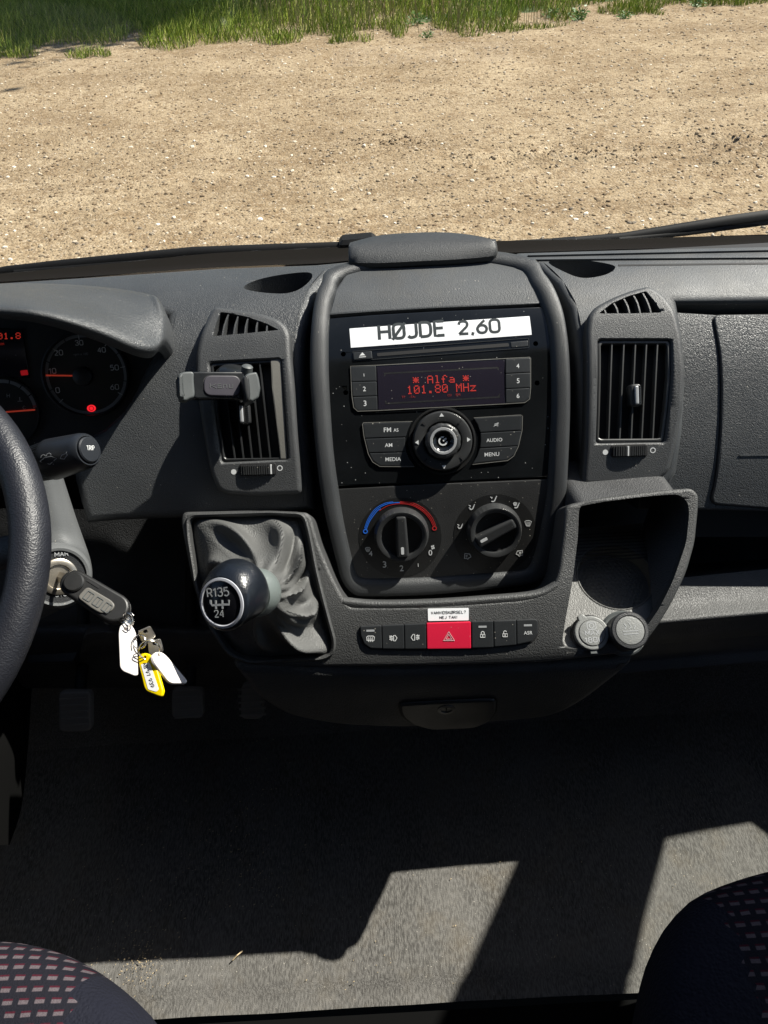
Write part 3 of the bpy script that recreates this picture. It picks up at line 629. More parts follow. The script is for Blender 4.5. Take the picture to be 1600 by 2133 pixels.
# ------------------------------------------------------------------ climate panel
cl = thing('climate_panel', 'matt black heater control panel with two large rotary knobs below the radio', 'control panel', S.w(.07, S.hit(920, 1200)[1], -.01))
mb = MB(); P = [(701, 1020), (920, 1008), (1145, 999), (1141, 1045), (1131, 1110), (1121, 1158), (1108, 1184), (1090, 1193), (1040, 1198), (900, 1208), (790, 1211), (752, 1209), (738, 1197), (729, 1165), (712, 1090)]
mb.plate(S, face(P), rsec(-.016, -.003, .001, 2), M['climate'], .012); mb.build('faceplate', cl)
yy = lambda x, y: (660+x/2.963, 980+y/2.963)
hc = -.003
kn = [(yy(525, 415), yy(515, 415), [(490, 315), (545, 312)], (yy(518, 315), yy(530, 545)), yy(525, 510)), (yy(1108, 390), yy(1100, 395), None, (yy(1215, 340), yy(985, 462)), yy(1040, 450))]
cl_r = []
for i, (c, rc, _, (g0, g1), mk) in enumerate(kn):
    cu = S.hit(c[0], c[1], .0145); fr = S.frame(*cu); o = S.w(cu[0], cu[1], hc); L = Loc(o, fr)
    r1 = (Vector(S.hit(c[0]+52, c[1], .0145))-Vector(cu)).length; r0 = (Vector(S.hit(c[0]+86, c[1], 0))-Vector(S.hit(c[0], c[1], 0))).length
    cd_ = S.hit(rc[0], rc[1], hc); od = S.w(cd_[0], cd_[1], hc)
    d = MB(); d.plate(S, circ(cd_[0], cd_[1], r0, 72), [(0, hc-.001), (0, hc+.0003)], M['ringdark'], .006); d.build('dial_scale', cl)
    kb = MB()
    kb.lathe(o, fr[2], [(r1*1.12, 0), (r1*1.12, .003), (r1*1.10, .005), (r1*1.09, .006), (r1*1.05, .0125), (r1*1.01, .0145), (r1*.93, .0145), (r1*.84, .0135), (r1*.80, .009)], M['knob'], 120, caps=(False, False), mod=lambda k, j: (1-.018*(k % 3 == 0) if j in (3, 4) and (k//8) % 2 == 0 else 1))
    kb.lathe(o, fr[2], [(r1*.80, .009), (r1*.5, .0075), (.0005, .0070)], M['ringdark'], 48)
    a = Vector(S.hit(*g0, .0145))-Vector(cu); b = Vector(S.hit(*g1, .0145))-Vector(cu); dr = (b-a).normalized(); nn = Vector((-dr.y, dr.x)); ln = r1*.84
    bar = [tuple(dr*ln+nn*r1*.24), tuple(dr*ln-nn*r1*.24), tuple(-dr*ln-nn*r1*.20), tuple(-dr*ln+nn*r1*.20)]
    kb.plate(L, rnd(bar, r1*.1, 3), [(.0012, .006), (0, .0150), (-.0008, .0167), (-.0022, .0173)], M['knob'])
    q = dr*ln*.66
    kb.plate(L, rnd([tuple(q+dr*r1*.15+nn*r1*.06), tuple(q+dr*r1*.15-nn*r1*.06), tuple(q-dr*r1*.15-nn*r1*.06), tuple(q-dr*r1*.15+nn*r1*.06)], r1*.04, 3), [(0, .0165), (0, .0176)], M['print'])
    kb.build('knob', cl, sharp=30); cl_r.append((cd_, r0, L, r1))
mb = MB(); hp = hc+.0006
cu = cl_r[0][0]
def arcpx(pts, n=8): return catmull(U(S, [yy(*p) for p in pts], hp), n)
mb.strip(S, arcpx([(300, 360), (322, 305), (365, 245), (420, 212), (470, 200), (512, 198)]), .0008, hp, M['blue'], .0001)
mb.strip(S, arcpx([(306, 363), (328, 310), (370, 253), (395, 236)]), .0008, hp, M['blue'], .0001)
mb.strip(S, arcpx([(294, 357), (316, 300), (360, 238), (420, 203), (470, 194)]), .0006, hp, M['blue'], .0001)
mb.strip(S, arcpx([(512, 198), (580, 205), (650, 240), (700, 290), (727, 343)]), .0008, hp, M['redp'], .0001)
mb.strip(S, arcpx([(385, 250), (430, 222), (480, 208), (540, 206), (600, 220), (660, 258), (700, 305), (720, 347)]), .0006, hp, M['redp'], .0001)
mb.strip(S, arcpx([(512, 192), (585, 198), (656, 232), (708, 285), (734, 340)]), .0006, hp, M['redp'], .0001)
for p, m in (((300, 376), 'blue'), ((726, 357), 'redp')):
    c = S.hit(*yy(*p), hp); mb.strip(S, circ(c[0], c[1], .0022, 20), .0011, hp, M[m], .0001, True)
mb.build('temperature_scale', cl, weld=0); mb = MB()
for t, a, b, m in (('4', (322, 528), (344, 527), 'print'), ('3', (408, 599), (430, 598), 'print'), ('2', (512, 621), (536, 620), 'print'), ('1', (619, 594), (634, 593), 'print'), ('0', (690, 524), (713, 523), 'print')):
    mb.text(S, t, yy(*a), yy(*b), hp, M[m], bold=.012)
def ipx(lines, cxy, s=1, m='print', wd=.0007, closed=False, fill=False):
    for l in lines:
        q = [yy(cxy[0]+x*s, cxy[1]+y*s) for x, y in l]
        if fill: mb.plate(S, U(S, q, hp), [(0, hp), (0, hp+.0002)], M[m])
        else: mb.strip(S, U(S, q, hp), wd, hp, M[m], .0001, closed)
# fan
for k in range(4):
    a = k*math.pi/2+.5; e = [(math.cos(a)*7+5.5*math.cos(t*math.pi/4), math.sin(a)*9+6*math.sin(t*math.pi/4)) for t in range(8)]
    ipx([e], (716, 474), 1, fill=True)
def demist(c, s=1, m='print'):
    ipx([[(-20, -12), (-10, -17), (10, -17), (20, -12), (12, 12), (-12, 12)]], c, s, m, .0007, True)
    ipx([[(-9+9*k, -10), (-6+7*k, -3), (-9+8*k, 4), (-6+7*k, 20)] for k in range(3)], c, s, m, .0006)
demist((315, 488), .75)
mb.build('fan_scale', cl, weld=0); mb = MB(); demist((1304, 327)); mb.build('airflow_symbol', cl, weld=0)
def seat(c, s=1, arrows=1):
    ipx([[(-14, 10), (-6, 12), (2, 8), (10, -12)]], c, s, wd=.0012)
    ipx([[(9, -17), (14, -17), (14, -12), (9, -12)]], c, s, fill=True)
    for k in range(arrows): ipx([[(-20, -12+14*k), (-10, -8+14*k), (-14, -3+14*k)]], c, s, wd=.0009); 
for sa_ in (((888, 346), 1, 2), ((960, 228), 1.1, 2), ((1095, 178), 1.2, 1)):
    mb = MB(); seat(*sa_); mb.build('airflow_symbol', cl, weld=0)
mb = MB(); seat((1236, 218), 1.1, 1); demist((1224, 208), .55); mb.build('airflow_symbol', cl, weld=0)
for c, k in (((932, 530), -1), ((1250, 512), 1)):
    mb = MB()
    ipx([[(-20*k, 4), (-12*k, -14), (18*k, -18), (20*k, 14), (8*k, 12), (0, 18), (-6*k, 10)]], c, 1, closed=True, wd=.0009)
    ipx([[(-2, -6), (12*k, -6)], [(-2, 3), (12*k, 3)]], c, 1, wd=.0008); mb.build('airflow_symbol', cl, weld=0)
# ================================================================== air vents
def lerp2(a, b, t): return (a[0]+(b[0]-a[0])*t, a[1]+(b[1]-a[1])*t)
def vent(label, out, grille, vanes, frame_o, frame_i, slats, kn, tw, dotL, dotR, lit=None, slm='slat'):
    q = U(S, out, 0); t = thing('air_vent', label, 'air vent', S.w(sum(p[0] for p in q)/len(q), min(p[1] for p in q), -.016), 'pair of dashboard air vents')
    HV = -.002; mb = MB()
    G = U(S, sp(grille, 2) if False else grille, HV); G = rnd(G, .002, 3); Fo = resample(ccw(rnd(U(S, frame_o, HV), .003, 4)), 220)
    O = resample(ccw(rnd(U(S, out, HV), .006, 4)), 220)
    mb.plate(S, O, rsec(-.0178, HV, .006, 4), M['pod'], .004, holes=[offs(ccw(Fo), .0022), G], hole_depth=-.0165)
    # sloping reveal round the opening
    mb.band(S, offs(ccw(Fo), .0022), ccw(Fo), [(0, HV), (.5, HV-.0008), (1, HV-.004)], M['pod'])
    mb.build('housing', t)
    bk = MB()
    bk.plate(S, offs(ccw(Fo), .004), [(0, -.0172), (0, -.0165)], M['black'], .02); bk.plate(S, offs(ccw(G), .002), [(0, -.0172), (0, -.0165)], M['black'], .02); bk.build('duct', t)
    for v in vanes:
        mb = MB(); mb.wall(S, catmull(U(S, v, HV-.001), 5), .0016, -.015, HV-.0012, M['pod']); mb.build('vane', t)
    mb = MB(); A = resample(ccw(Fo), 96); Bi = resample(ccw(rnd(U(S, frame_i, HV), .002, 3)), 96)
    j = min(range(96), key=lambda k: (Vector(Bi[k])-Vector(A[0])).length); Bi = Bi[j:]+Bi[:j]
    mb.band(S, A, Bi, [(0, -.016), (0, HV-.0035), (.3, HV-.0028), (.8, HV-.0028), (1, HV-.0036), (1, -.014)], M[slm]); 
    mb.build('frame', t)
    if lit:
        mb = MB(); mb.plate(S, U(S, lit, HV-.002), rsec(-.012, HV-.002, .0006, 2), M['slatlit'], .01); mb.build('lit_side_wall', t)  # sunlight on the frame's inner wall, painted as a lighter plastic
    for a, b in slats:
        mb = MB(); mb.wall(S, U(S, [lerp2(a, b, k/8) for k in range(9)], HV-.004), .0014, -.0155, HV-.0036, M[slm]); mb.build('slat', t)
    # knob on the middle slat
    c = S.hit(kn[0], kn[1], .004); hw, hh = kn[2], kn[3]; mb = MB()
    mb.plate(S, rnd([(c[0]-hw, c[1]-hh), (c[0]+hw, c[1]-hh), (c[0]+hw, c[1]+hh), (c[0]-hw, c[1]+hh)], hw*.7, 4), rsec(-.012, .003, .002, 3), M['knob'])
    for k in range(-4, 5): mb.wall(S, [(c[0]+hw*.35, c[1]+hh*k*.2), (c[0]+hw*.92, c[1]+hh*k*.2)], .0006, .001, .0036, M['knob'])
    a = kn[4]
    mb.plate(S, rnd([(c[0]+hw*(a-.38), c[1]-hh*.82), (c[0]+hw*(a+.32), c[1]-hh*.82), (c[0]+hw*(a+.32), c[1]+hh*.82), (c[0]+hw*(a-.38), c[1]+hh*.82)], hw*.3, 3), rsec(0, .0048, .0012, 3), M['chrome'])
    mb.build('knob', t)
    # thumb wheel
    c = Vector(S.hit(tw[0], tw[1], 0)); d = Vector(S.hit(tw[2], tw[3], 0)); ex = (d-c); ln = ex.length; ex.normalize(); ey = Vector((-ex.y, ex.x)); hw = .0062
    rc = lambda x, y: tuple(c+ex*x+ey*y)
    mb = MB(); mb.plate(S, rnd([rc(-.002, -hw-.001), rc(ln+.002, -hw-.001), rc(ln+.002, hw+.001), rc(-.002, hw+.001)], .004, 4), rsec(-.01, -.0008, .0008, 2, 0), M['black'])
    n = 15
    for k in range(n):
        x = ln*(k+.5)/n; hgt = .0035*math.sin(math.pi*(k+.5)/n)**.5
        mb.wall(S, [rc(x, -hw*.85), rc(x, hw*.85)], ln/n*.62, -.002, hgt, M['print' if k == tw[4] else 'knob'])
    mb.build('thumbwheel', t)
    mb = MB(); e = S.hit(*dotL, HV); mb.plate(S, circ(e[0], e[1], .0030, 20), [(0, HV), (0, HV+.0002)], M['print']); mb.build('printed_dot', t, weld=0); mb = MB()
    e = S.hit(*dotR, HV); mb.strip(S, circ(e[0], e[1], .0027, 20), .0010, HV, M['print'], .0002, True); mb.build('printed_ring', t, weld=0)
    return t
vent('right air vent with all its louvres uncovered and lit by the sun',
     [(1352, 592), (1318, 601), (1280, 615), (1240, 636), (1226, 655), (1221, 690), (1221, 850), (1218, 940), (1212, 1012), (1300, 1012), (1368, 1006), (1396, 984), (1412, 920), (1425, 850), (1429, 770), (1422, 700), (1408, 645), (1384, 612)],
     [(1247, 653), (1275, 631), (1310, 616), (1346, 606), (1364, 627), (1379, 651), (1310, 653)],
     [[(1256, 641), (1260, 646), (1263, 653)], [(1277, 629), (1284, 640), (1288, 653)], [(1298, 619), (1307, 635), (1312, 653)], [(1318, 612), (1328, 630), (1334, 653)], [(1337, 607), (1349, 628), (1357, 653)]],
     [(1247, 708), (1398, 708), (1399, 784), (1393, 850), (1384, 921), (1243, 923), (1247, 784)], [(1253, 714), (1392, 714), (1393, 784), (1387, 850), (1378, 914), (1249, 915), (1253, 784)],
     [((1275, 713), (1268, 917)), ((1300, 713), (1291, 917)), ((1324, 713), (1315, 917)), ((1347, 713), (1337, 917)), ((1370, 713), (1360, 917))],
     (1326, 823, .0062, .0125, .1), (1277, 940, 1347, 938, 6), (1261, 942), (1360, 938), None, 'slatsunlit')
ee = lambda x, y: (360+x/5.332, 620+y/5.332)
vent('left air vent half hidden by the phone holder clipped to it',
     [ee(*p) for p in [(450, 78), (600, 100), (800, 130), (1000, 165), (1180, 225), (1270, 310), (1305, 400), (1320, 700), (1350, 1000), (1385, 1500), (1420, 1900), (1440, 2190), (900, 2210), (600, 2195), (500, 2150), (440, 2030), (400, 1900), (330, 1500), (270, 1100), (245, 850), (250, 620), (300, 400), (380, 200)]],
     [ee(*p) for p in [(530, 158), (620, 168), (830, 212), (1040, 285), (1180, 358), (800, 398), (445, 428), (480, 290)]],
     [[ee(*p) for p in v] for v in ([(625, 165), (575, 300), (550, 424)], [(730, 190), (695, 300), (675, 412)], [(840, 212), (812, 310), (800, 402)], [(948, 248), (930, 320), (924, 390)], [(1055, 290), (1045, 330), (1044, 378)])],
     [ee(*p) for p in [(408, 722), (1195, 680), (1210, 900), (1240, 1300), (1278, 1795), (545, 1830), (470, 1300)]], [ee(*p) for p in [(440, 755), (1085, 712), (1100, 900), (1150, 1350), (1190, 1780), (570, 1790), (500, 1300)]],
     [(ee(545, 740), ee(690, 1795)), (ee(655, 740), ee(785, 1790)), (ee(760, 735), ee(880, 1790)), (ee(865, 730), ee(980, 1790)), (ee(965, 725), ee(1082, 1785))],
     (508, 862, .0058, .0115, -.45), (502, 979, 572, 977, 13), (487, 983), (583, 975), [ee(*p) for p in [(1088, 690), (1197, 683), (1212, 900), (1242, 1300), (1274, 1788), (1196, 1792), (1150, 1400), (1100, 1000)]])
# ================================================================== lower console
console = thing('centre_console', 'lower centre console with gear lever well, switch row and cup tray', 'console', (.08, .56, .38))
mb = MB()
P = [(376, 1085), (380, 1066), (520, 1063), (640, 1067), (650, 1080), (663, 1130), (684, 1180), (700, 1215), (716, 1245), (728, 1264), (900, 1262), (1090, 1248), (1150, 1228), (1164, 1190), (1173, 1110), (1177, 1052), (1250, 1037), (1380, 1021), (1442, 1016), (1457, 1030), (1456, 1060), (1449, 1130), (1432, 1190), (1402, 1255), (1372, 1305), (1343, 1342), (1305, 1362), (1130, 1382), (940, 1388), (760, 1390), (520, 1390), (486, 1376), (460, 1345), (425, 1295), (398, 1205), (382, 1120)]
boothole = rnd(U(K, [(394, 1085), (402, 1077), (560, 1072), (630, 1075), (640, 1110), (655, 1190), (675, 1270), (693, 1335), (690, 1360), (670, 1368), (600, 1371), (520, 1376), (480, 1360), (440, 1300), (412, 1220), (396, 1120)]), .006, 3)
trayhole = rnd(U(K, [(1206, 1060), (1216, 1046), (1380, 1031), (1415, 1029), (1434, 1046), (1436, 1070), (1430, 1130), (1402, 1210), (1372, 1270), (1342, 1312), (1305, 1334), (1200, 1352), (1178, 1350), (1171, 1336), (1178, 1290), (1194, 1200), (1204, 1120)]), .008, 3)
boothole = resample(ccw(boothole), 240); trayhole = resample(ccw(trayhole), 240)
mb.plate(K, resample(ccw(rnd(U(K, P), .008, 4)), 600), rsec(-.075, 0, .004, 4), M['console'], .005, holes=[boothole, trayhole], hole_depth=-.012)
mb.build('top_panel', console)
mb = MB()
mb.plate(K, offs(ccw(boothole), .001), [(0, -.013), (0, -.0105)], M['darkpl'], .02); mb.build('lever_well', console)
mb = MB(); mb.band(K, offs(ccw(boothole), .0045), offs(ccw(boothole), -.001), [(0, -.002), (.1, .001), (.45, .0028), (.8, .0016), (1, -.003), (1, -.012)], M['console']); mb.build('well_rim', console)
# ledge under the stack
mb = MB(); xs = [K.hit(x, 1262)[0] for x in (716, 780, 900, 1020, 1120, 1165)]
G = []
for x, xp, yp in zip(xs, (716, 780, 900, 1020, 1120, 1165), (1258, 1264, 1262, 1254, 1244, 1222)):
    k = K.hit(xp, yp); p = K.w(x, k[1]-.003, -.001); p1 = K.w(x, k[1]+.004, .0004)
    G.append([p, p1, Vector((x, p1.y+.010, p1.z-.006)), Vector((x, .572, .626)), Vector((x, .594, .604)), Vector((x, .63, .600))])
mb.patch(G, M['console'], 5, 4); mb.build('ledge', console)
# lower body with the drawer
B_ = Prof([(.60, .452), (.54, .455), (.512, .462), (.497, .482), (.491, .53), (.488, .58), (.492, .615)])
mb = MB(); P = [(478, 1386), (500, 1412), (540, 1462), (600, 1497), (700, 1515), (850, 1525), (950, 1524), (1050, 1516), (1150, 1498), (1215, 1468), (1275, 1422), (1318, 1385), (1330, 1376), (1000, 1392), (700, 1394)]
mb.plate(B_, resample(rnd(U(B_, P), .022, 6), 90), rsec(-.12, 0, .012, 6), M['knee'], .01); mb.build('body', console)
mb = MB(); P = [(829, 1462), (930, 1456), (1035, 1452), (1034, 1480), (1020, 1500), (985, 1512), (900, 1516), (858, 1506), (835, 1488)]
q = ccw(rnd(U(B_, P), .008, 4)); mb.plate(B_, offs(q, -.0012), rsec(-.002, .0035, .003, 3), M['darkpl'], .01)
dr = mb.build('drawer_handle', console)
e = B_.hit(930, 1479, .004); f = B_.frame(*e)
mb = MB(); mb.lathe(B_.w(*e, .0025), f[2], [(.0105, 0), (.0100, .0016), (.0065, .0019), (.006, .0010), (.0004, .001)], M['knob'], 28); mb.wall(Loc(B_.w(*e, .0025), f), [(0, -.004), (0, .004)], .0014, .001, .0017, M['black']); mb.build('lock', dr)
mb = MB(); mb.band(B_, offs(q, .001), offs(q, -.0014), [(0, .0003), (1, .0003)], M['black']); mb.build('seam', dr)
# ------------------------------------------------------------------ tray inside the console
T = Plane((.25, .560, .632), (0, -.20, .98), (0, .98, .20))
mb = MB(); floor_px = [(1165, 1362), (1160, 1330), (1180, 1235), (1190, 1120), (1200, 1100), (1400, 1085), (1440, 1120), (1405, 1210), (1375, 1275), (1340, 1322), (1300, 1350)]
cc = T.hit(1282, 1200); rx = (Vector(T.hit(1360, 1200))-Vector(cc)).length; cup = circ(cc[0], cc[1], rx, 48)
P = U(T, floor_px); mb.plate(T, rnd(P, .01, 3), [(0, -.004), (0, 0)], M['tray'], None, holes=[cup], hole_depth=-.021)
mb.build('tray_floor', console)
mb = MB(); mb.plate(T, circ(cc[0], cc[1], rx*1.01, 48), [(0, -.025), (0, -.021)], M['tray'])
for i in range(-9, 10):
    for j in range(-10, 11):
        x = (i+.5*(j % 2))*.0055; y = j*.0048
        if x*x+y*y < (rx*.86)**2:
            o = T.w(cc[0]+x, cc[1]+y, -.0211); mb.lathe(o, T.n, [(.0019, 0), (.0017, .0008), (.0010, .0013), (.0003, .0014)], M['tray'], 8)
mb.build('cup_holder', console)
mb = MB(); ring = offs(ccw(cup), .0005); mb.band(T, offs(ccw(cup), .0022), ccw(cup), [(0, .0002), (.5, .0010), (1, .0002), (1, -.004)], M['tray']); mb.build('cup_rim', console)
# tray walls: from the rim of the opening straight back and down
mb = MB(); th = ccw(trayhole)
A = [K.w(x, y, -.011) for x, y in th]; ff = [min(1, max(0, (p.z-.642)/.03)) for p in A]; lowY = [p+Vector((-.006*f if p.x > .2 else 0, .085*f, -.012*f)) for p, f in zip(A, ff)]
mb.loops([A, [a.lerp(b, .5) for a, b in zip(A, lowY)], lowY], M['knee'], True); mb.build('tray_wall', console)
# ribs at the back of the tray floor
mb = MB()
for k in range(9):
    y0 = cc[1]+.022+k*.0045; mb.wall(T, [(cc[0]-.06, y0), (cc[0]+.07, y0)], .0012, -.0005, .0008, M['knee'])
# power socket cover and lighter
mb.v and mb.build('rib', console)
sk = thing('power_socket', 'round power socket with grey flip cap marked MAX 180W in the console tray', 'power socket', T.w(*T.hit(1227, 1312), 0))
o = T.w(*T.hit(1228, 1322), 0); ax = (T.n*.9+Vector((0, -.35, .1))).normalized(); r = .0185
mb = MB(); mb.lathe(o, ax, [(r*1.12, -.004), (r*1.12, .004), (r*1.02, .006), (r*.9, .0065)], M['darkpl'], 48); mb.build('socket', sk)
L = Plane(o+ax*.0062, ax, (0, 1, .4)); cp = MB()
cap_ = [tuple(Vector((math.cos(a), math.sin(a)))*r*(1.0+(.22 if abs(a-2.05) < .22 else 0))) for a in [2*math.pi*k/60 for k in range(60)]]
cp.plate(L, cap_, rsec(0, .0055, .0015, 3), M['capgrey'])
cp.lathe(o+ax*.0117, ax, [(r*.74, -.0005), (r*.73, .0010), (r*.66, .0012), (.0003, .0012)], M['capgrey'], 44)
cp.strip(L, circ(0, 0, r*.745, 40), .0008, .0056, M['black'], .0002, True)
cp.stroke(L, 'MAX' if 'X' in SF else 'MAX', (-r*.42, -r*.16), (r*.42, -r*.16), .0068, M['printdim'], 1, .8, True); cp.stroke(L, '180W', (-r*.5, -r*.58), (r*.5, -r*.58), .0068, M['printdim'], 1, .8, True)
cp.strip(L, rnd([(-r*.25, r*.18), (r*.25, r*.18), (r*.25, r*.6), (-r*.25, r*.6)], r*.12, 3), .0008, .0068, M['printdim'], .0001, True); cp.strip(L, circ(0, r*.39, r*.13, 16), .0008, .0068, M['printdim'], .0001, True)
cp.box(L.w(0, -r*1.08, .002), L.ex, L.ey, L.n, .004, .0022, .0015, M['clampgrey'], .0005); cp.build('flip_cap', sk)
lt = thing('cigarette_lighter', 'round push in cigarette lighter with printed cigarette symbol beside the cup holder', 'lighter', T.w(*T.hit(1300, 1300), 0))
o = T.w(*T.hit(1298, 1318), -.002); ax = (T.n*.9+Vector((.03, -.40, .1))).normalized()
mb = MB(); mb.lathe(o, ax, [(.0245, 0), (.0245, .003), (.0225, .005), (.0205, .0045)], M['clampgrey'], 48); mb.build('socket', lt)
mb = MB(); mb.lathe(o, ax, [(.0200, .002), (.0196, .018), (.0202, .022), (.0202, .0245), (.0188, .0262), (.0160, .0264), (.0152, .0254)], M['darkpl'], 56)
mb.lathe(o, ax, [(.0150, .0245), (.0148, .0262), (.0120, .0266), (.0003, .0266)], M['capgrey'], 48)
L = Plane(o+ax*.0266, ax, (0, 1, .4)); mb.strip(L, [(-.008, -.004), (.008, -.004), (.008, -.001), (-.008, -.001)], .0007, .0002, M['printdim'], .0001, True)
mb.strip(L, [(-.006, .001), (-.004, .004), (-.006, .007)], .0006, .0002, M['printdim'], .0001); mb.strip(L, [(-.001, .001), (.001, .004), (-.001, .008)], .0006, .0002, M['printdim'], .0001); mb.strip(L, [(.004, .001), (.006, .005)], .0006, .0002, M['printdim'], .0001)
mb.build('knob', lt)
# ------------------------------------------------------------------ switch row
sw = thing('switch_row', 'row of seven dashboard switches with the red hazard button in the middle', 'switch panel', K.w(*K.hit(935, 1350), 0))
yk = lambda L: [yy(*p) for p in L]
q = ccw(rnd(U(K, yk([(262, 958), (678, 938), (955, 929), (1358, 915), (1370, 926), (1368, 1012), (1334, 1062), (1236, 1082), (952, 1107), (540, 1112), (400, 1108), (330, 1103), (286, 1075), (266, 1020)])), .003, 3))
mb = MB(); mb.plate(K, q, rsec(-.001, .0006, .0004, 2), M['black']); mb.build('frame', sw)
lockb = lambda x, y, op: icon([[yy(x-14, y+18), yy(x-14, y), yy(x+14, y), yy(x+14, y+18), yy(x-14, y+18)], [yy(x-9, y), yy(x-9, y-12), yy(x-4, y-18), yy(x+4, y-18), yy(x+9, y-12)]+([yy(x+9, y)] if not op else [])], .0008, fill=[[yy(x-3, y+4), yy(x+3, y+4), yy(x+3, y+14), yy(x-3, y+14)]])
hB = .0028
def led(x, y): return icon([], fill=[[yy(x-24, y-6), yy(x+26, y-7), yy(x+26, y+5), yy(x-24, y+6)]], m='printdim')
defog = icon([['c']+[yy(*p) for p in ((308, 1028), (316, 1022), (348, 1022), (355, 1028), (354, 1048), (308, 1048))]]+[[yy(320+12*k, 1030), yy(316+12*k, 1040), yy(321+12*k, 1058)] for k in range(3)], .0008)
fogf = icon([['c']+[yy(*p) for p in ((474, 1018), (484, 1018), (495, 1034), (484, 1052), (474, 1052))]]+[[yy(448, 1022+10*k), yy(470, 1026+10*k)] for k in range(3)]+[[yy(460, 1018), yy(456, 1034), yy(461, 1052)]], .0008)
fogr = icon([['c']+[yy(*p) for p in ((604, 1012), (594, 1012), (582, 1030), (594, 1048), (604, 1048))]]+[[yy(612, 1020+10*k), yy(634, 1018+10*k)] for k in range(3)]+[[yy(620, 1012), yy(626, 1030), yy(620, 1046)]], .0008)
B7 = [('b', [(268, 963), (398, 957), (402, 1100), (330, 1097), (292, 1068), (272, 1016)], [defog, led(330, 989)]), ('b', [(403, 957), (536, 951), (540, 1102), (406, 1101)], [fogf]), ('b', [(541, 951), (673, 945), (675, 1101), (544, 1103)], [fogr]),
      ('h', [(678, 942), (950, 934), (952, 1100), (681, 1103)], [icon([['c', yy(782, 1050), yy(815, 995), yy(850, 1050)], ['c', yy(797, 1041), yy(815, 1011), yy(834, 1041)]], .0007)]),
      ('b', [(956, 933), (1088, 929), (1091, 1092), (958, 1096)], [lockb(1024, 1012, 0), led(1022, 965)]), ('b', [(1093, 929), (1230, 924), (1232, 1077), (1096, 1089)], [lockb(1162, 1008, 1)]), ('b', [(1234, 923), (1352, 919), (1365, 930), (1363, 1008), (1328, 1055), (1236, 1075)], [('ASR', yy(1278, 1013), yy(1331, 1011), 'print', 1.0), led(1302, 956)])]
for k, q, tx in B7:
    button(yk(q), 'hazard_button' if k == 'h' else 'button', .0012, 'hazard' if k == 'h' else 'button', hB, sw, tx, K, 0)
mb = MB(); q = U(K, yk([(685, 853), (938, 849), (938, 925), (687, 929)]), .001); mb.plate(K, rnd(q, .001, 2), [(0, .0), (0, .0008)], M['paper'])
mb.stroke(K, 'VANVIDSKØRSEL?', yy(705, 889), yy(921, 883), .0008, M['inkgrey'], 1.05, .95); mb.stroke(K, 'NEJ TAK!', yy(757, 917), yy(868, 914), .0008, M['inkgrey'], 1.0, .95)
tagm(mb.build('sticker'), 'small white sticker reading VANVIDSKØRSEL? NEJ TAK! above the hazard button', 'sticker')
# ================================================================== gear lever
gear = thing('gear_lever', 'gear lever with black leather knob and crumpled grey leather boot left of the centre stack', 'gear lever', K.w(*K.hit(555, 1300), -.01))
CR = CM @ Vector((1, 0, 0)); CU = CM @ Vector((0, 1, 0)); CF = CM @ Vector((0, 0, -1))   # camera axes, used only to lay out the lever's own frame
def PD(px, py, d):
    v = Vector(((px-800)/FPX, -(py-1066.5)/FPX, -1)); return CAM + CM @ (v*d)
C0 = PD(522, 1238, .745); C1 = PD(463, 1256, .700); ax = (C1-C0).normalized(); ln = (C1-C0).length
up = (CU-ax*CU.dot(ax)).normalized(); sd = ax.cross(up)
prof = [(0, .0190, 0), (.04, .0205, .001), (.14, .0245, .004), (.3, .0275, .0065), (.5, .0288, .007), (.7, .0286, .0055), (.85, .0272, .0035), (.94, .0262, .001), (1.0, .0240, 0), (1.015, .0232, 0)]
mb = MB(); mb.loops([[C0+ax*(ln*t)+up*(r*math.sin(2*math.pi*k/56)*1.06+o)+sd*(r*math.cos(2*math.pi*k/56)) for k in range(56)] for t, r, o in catmull(prof, 3)], M['gearknob'], True, (True, True)); mb.build('knob', gear, sharp=60)
mb = MB(); fc = C0+ax*ln*1.012; L = Loc(fc, (-sd, up, ax)); r = .0232
if (L.ex).dot(CR) < 0: L.ex = sd
mb.lathe(fc, ax, [(r*1.0, 0), (r*.99, .0012), (r*.90, .0016), (r*.86, .0008)], M['gearring'], 56, caps=(False, False)); mb.build('ring', gear)
mb = MB(); mb.lathe(fc, ax, [(r*.865, .0006), (r*.6, .0014), (.0003, .0018)], M['gearface'], 56)
hh = .0020
mb.stroke(L, 'R135', (-r*.60, r*.20), (r*.42, r*.30), hh, M['print'], 1.15, .9, True); mb.stroke(L, '24', (-r*.30, -r*.58), (r*.16, -r*.54), hh, M['print'], 1.15, .9, True)
for l in ([(-.46, .12), (-.46, 0), (-.40, -.09), (.38, -.02), (.38, .16)], [(-.22, .12), (-.22, -.22)], [(.08, .14), (.08, -.20)]):
    mb.strip(L, [(x*r, y*r) for x, y in l], r*.08, hh, M['print'], .0001)
mb.build('shift_pattern', gear, weld=0)
mb = MB(); cb = C0-ax*.004; mb.lathe(cb-ax*.016, ax, [(.0195, -.004), (.0225, .0), (.0240, .008), (.0235, .014), (.0215, .020)], M['collar'], 44, caps=(True, True)); mb.build('collar', gear)
mb = MB(); mb.tube([cb-ax*.012, cb-ax*.05, K.w(*K.hit(575, 1240), -.01)], .008, M['metal'], 12); mb.build('shaft', gear)
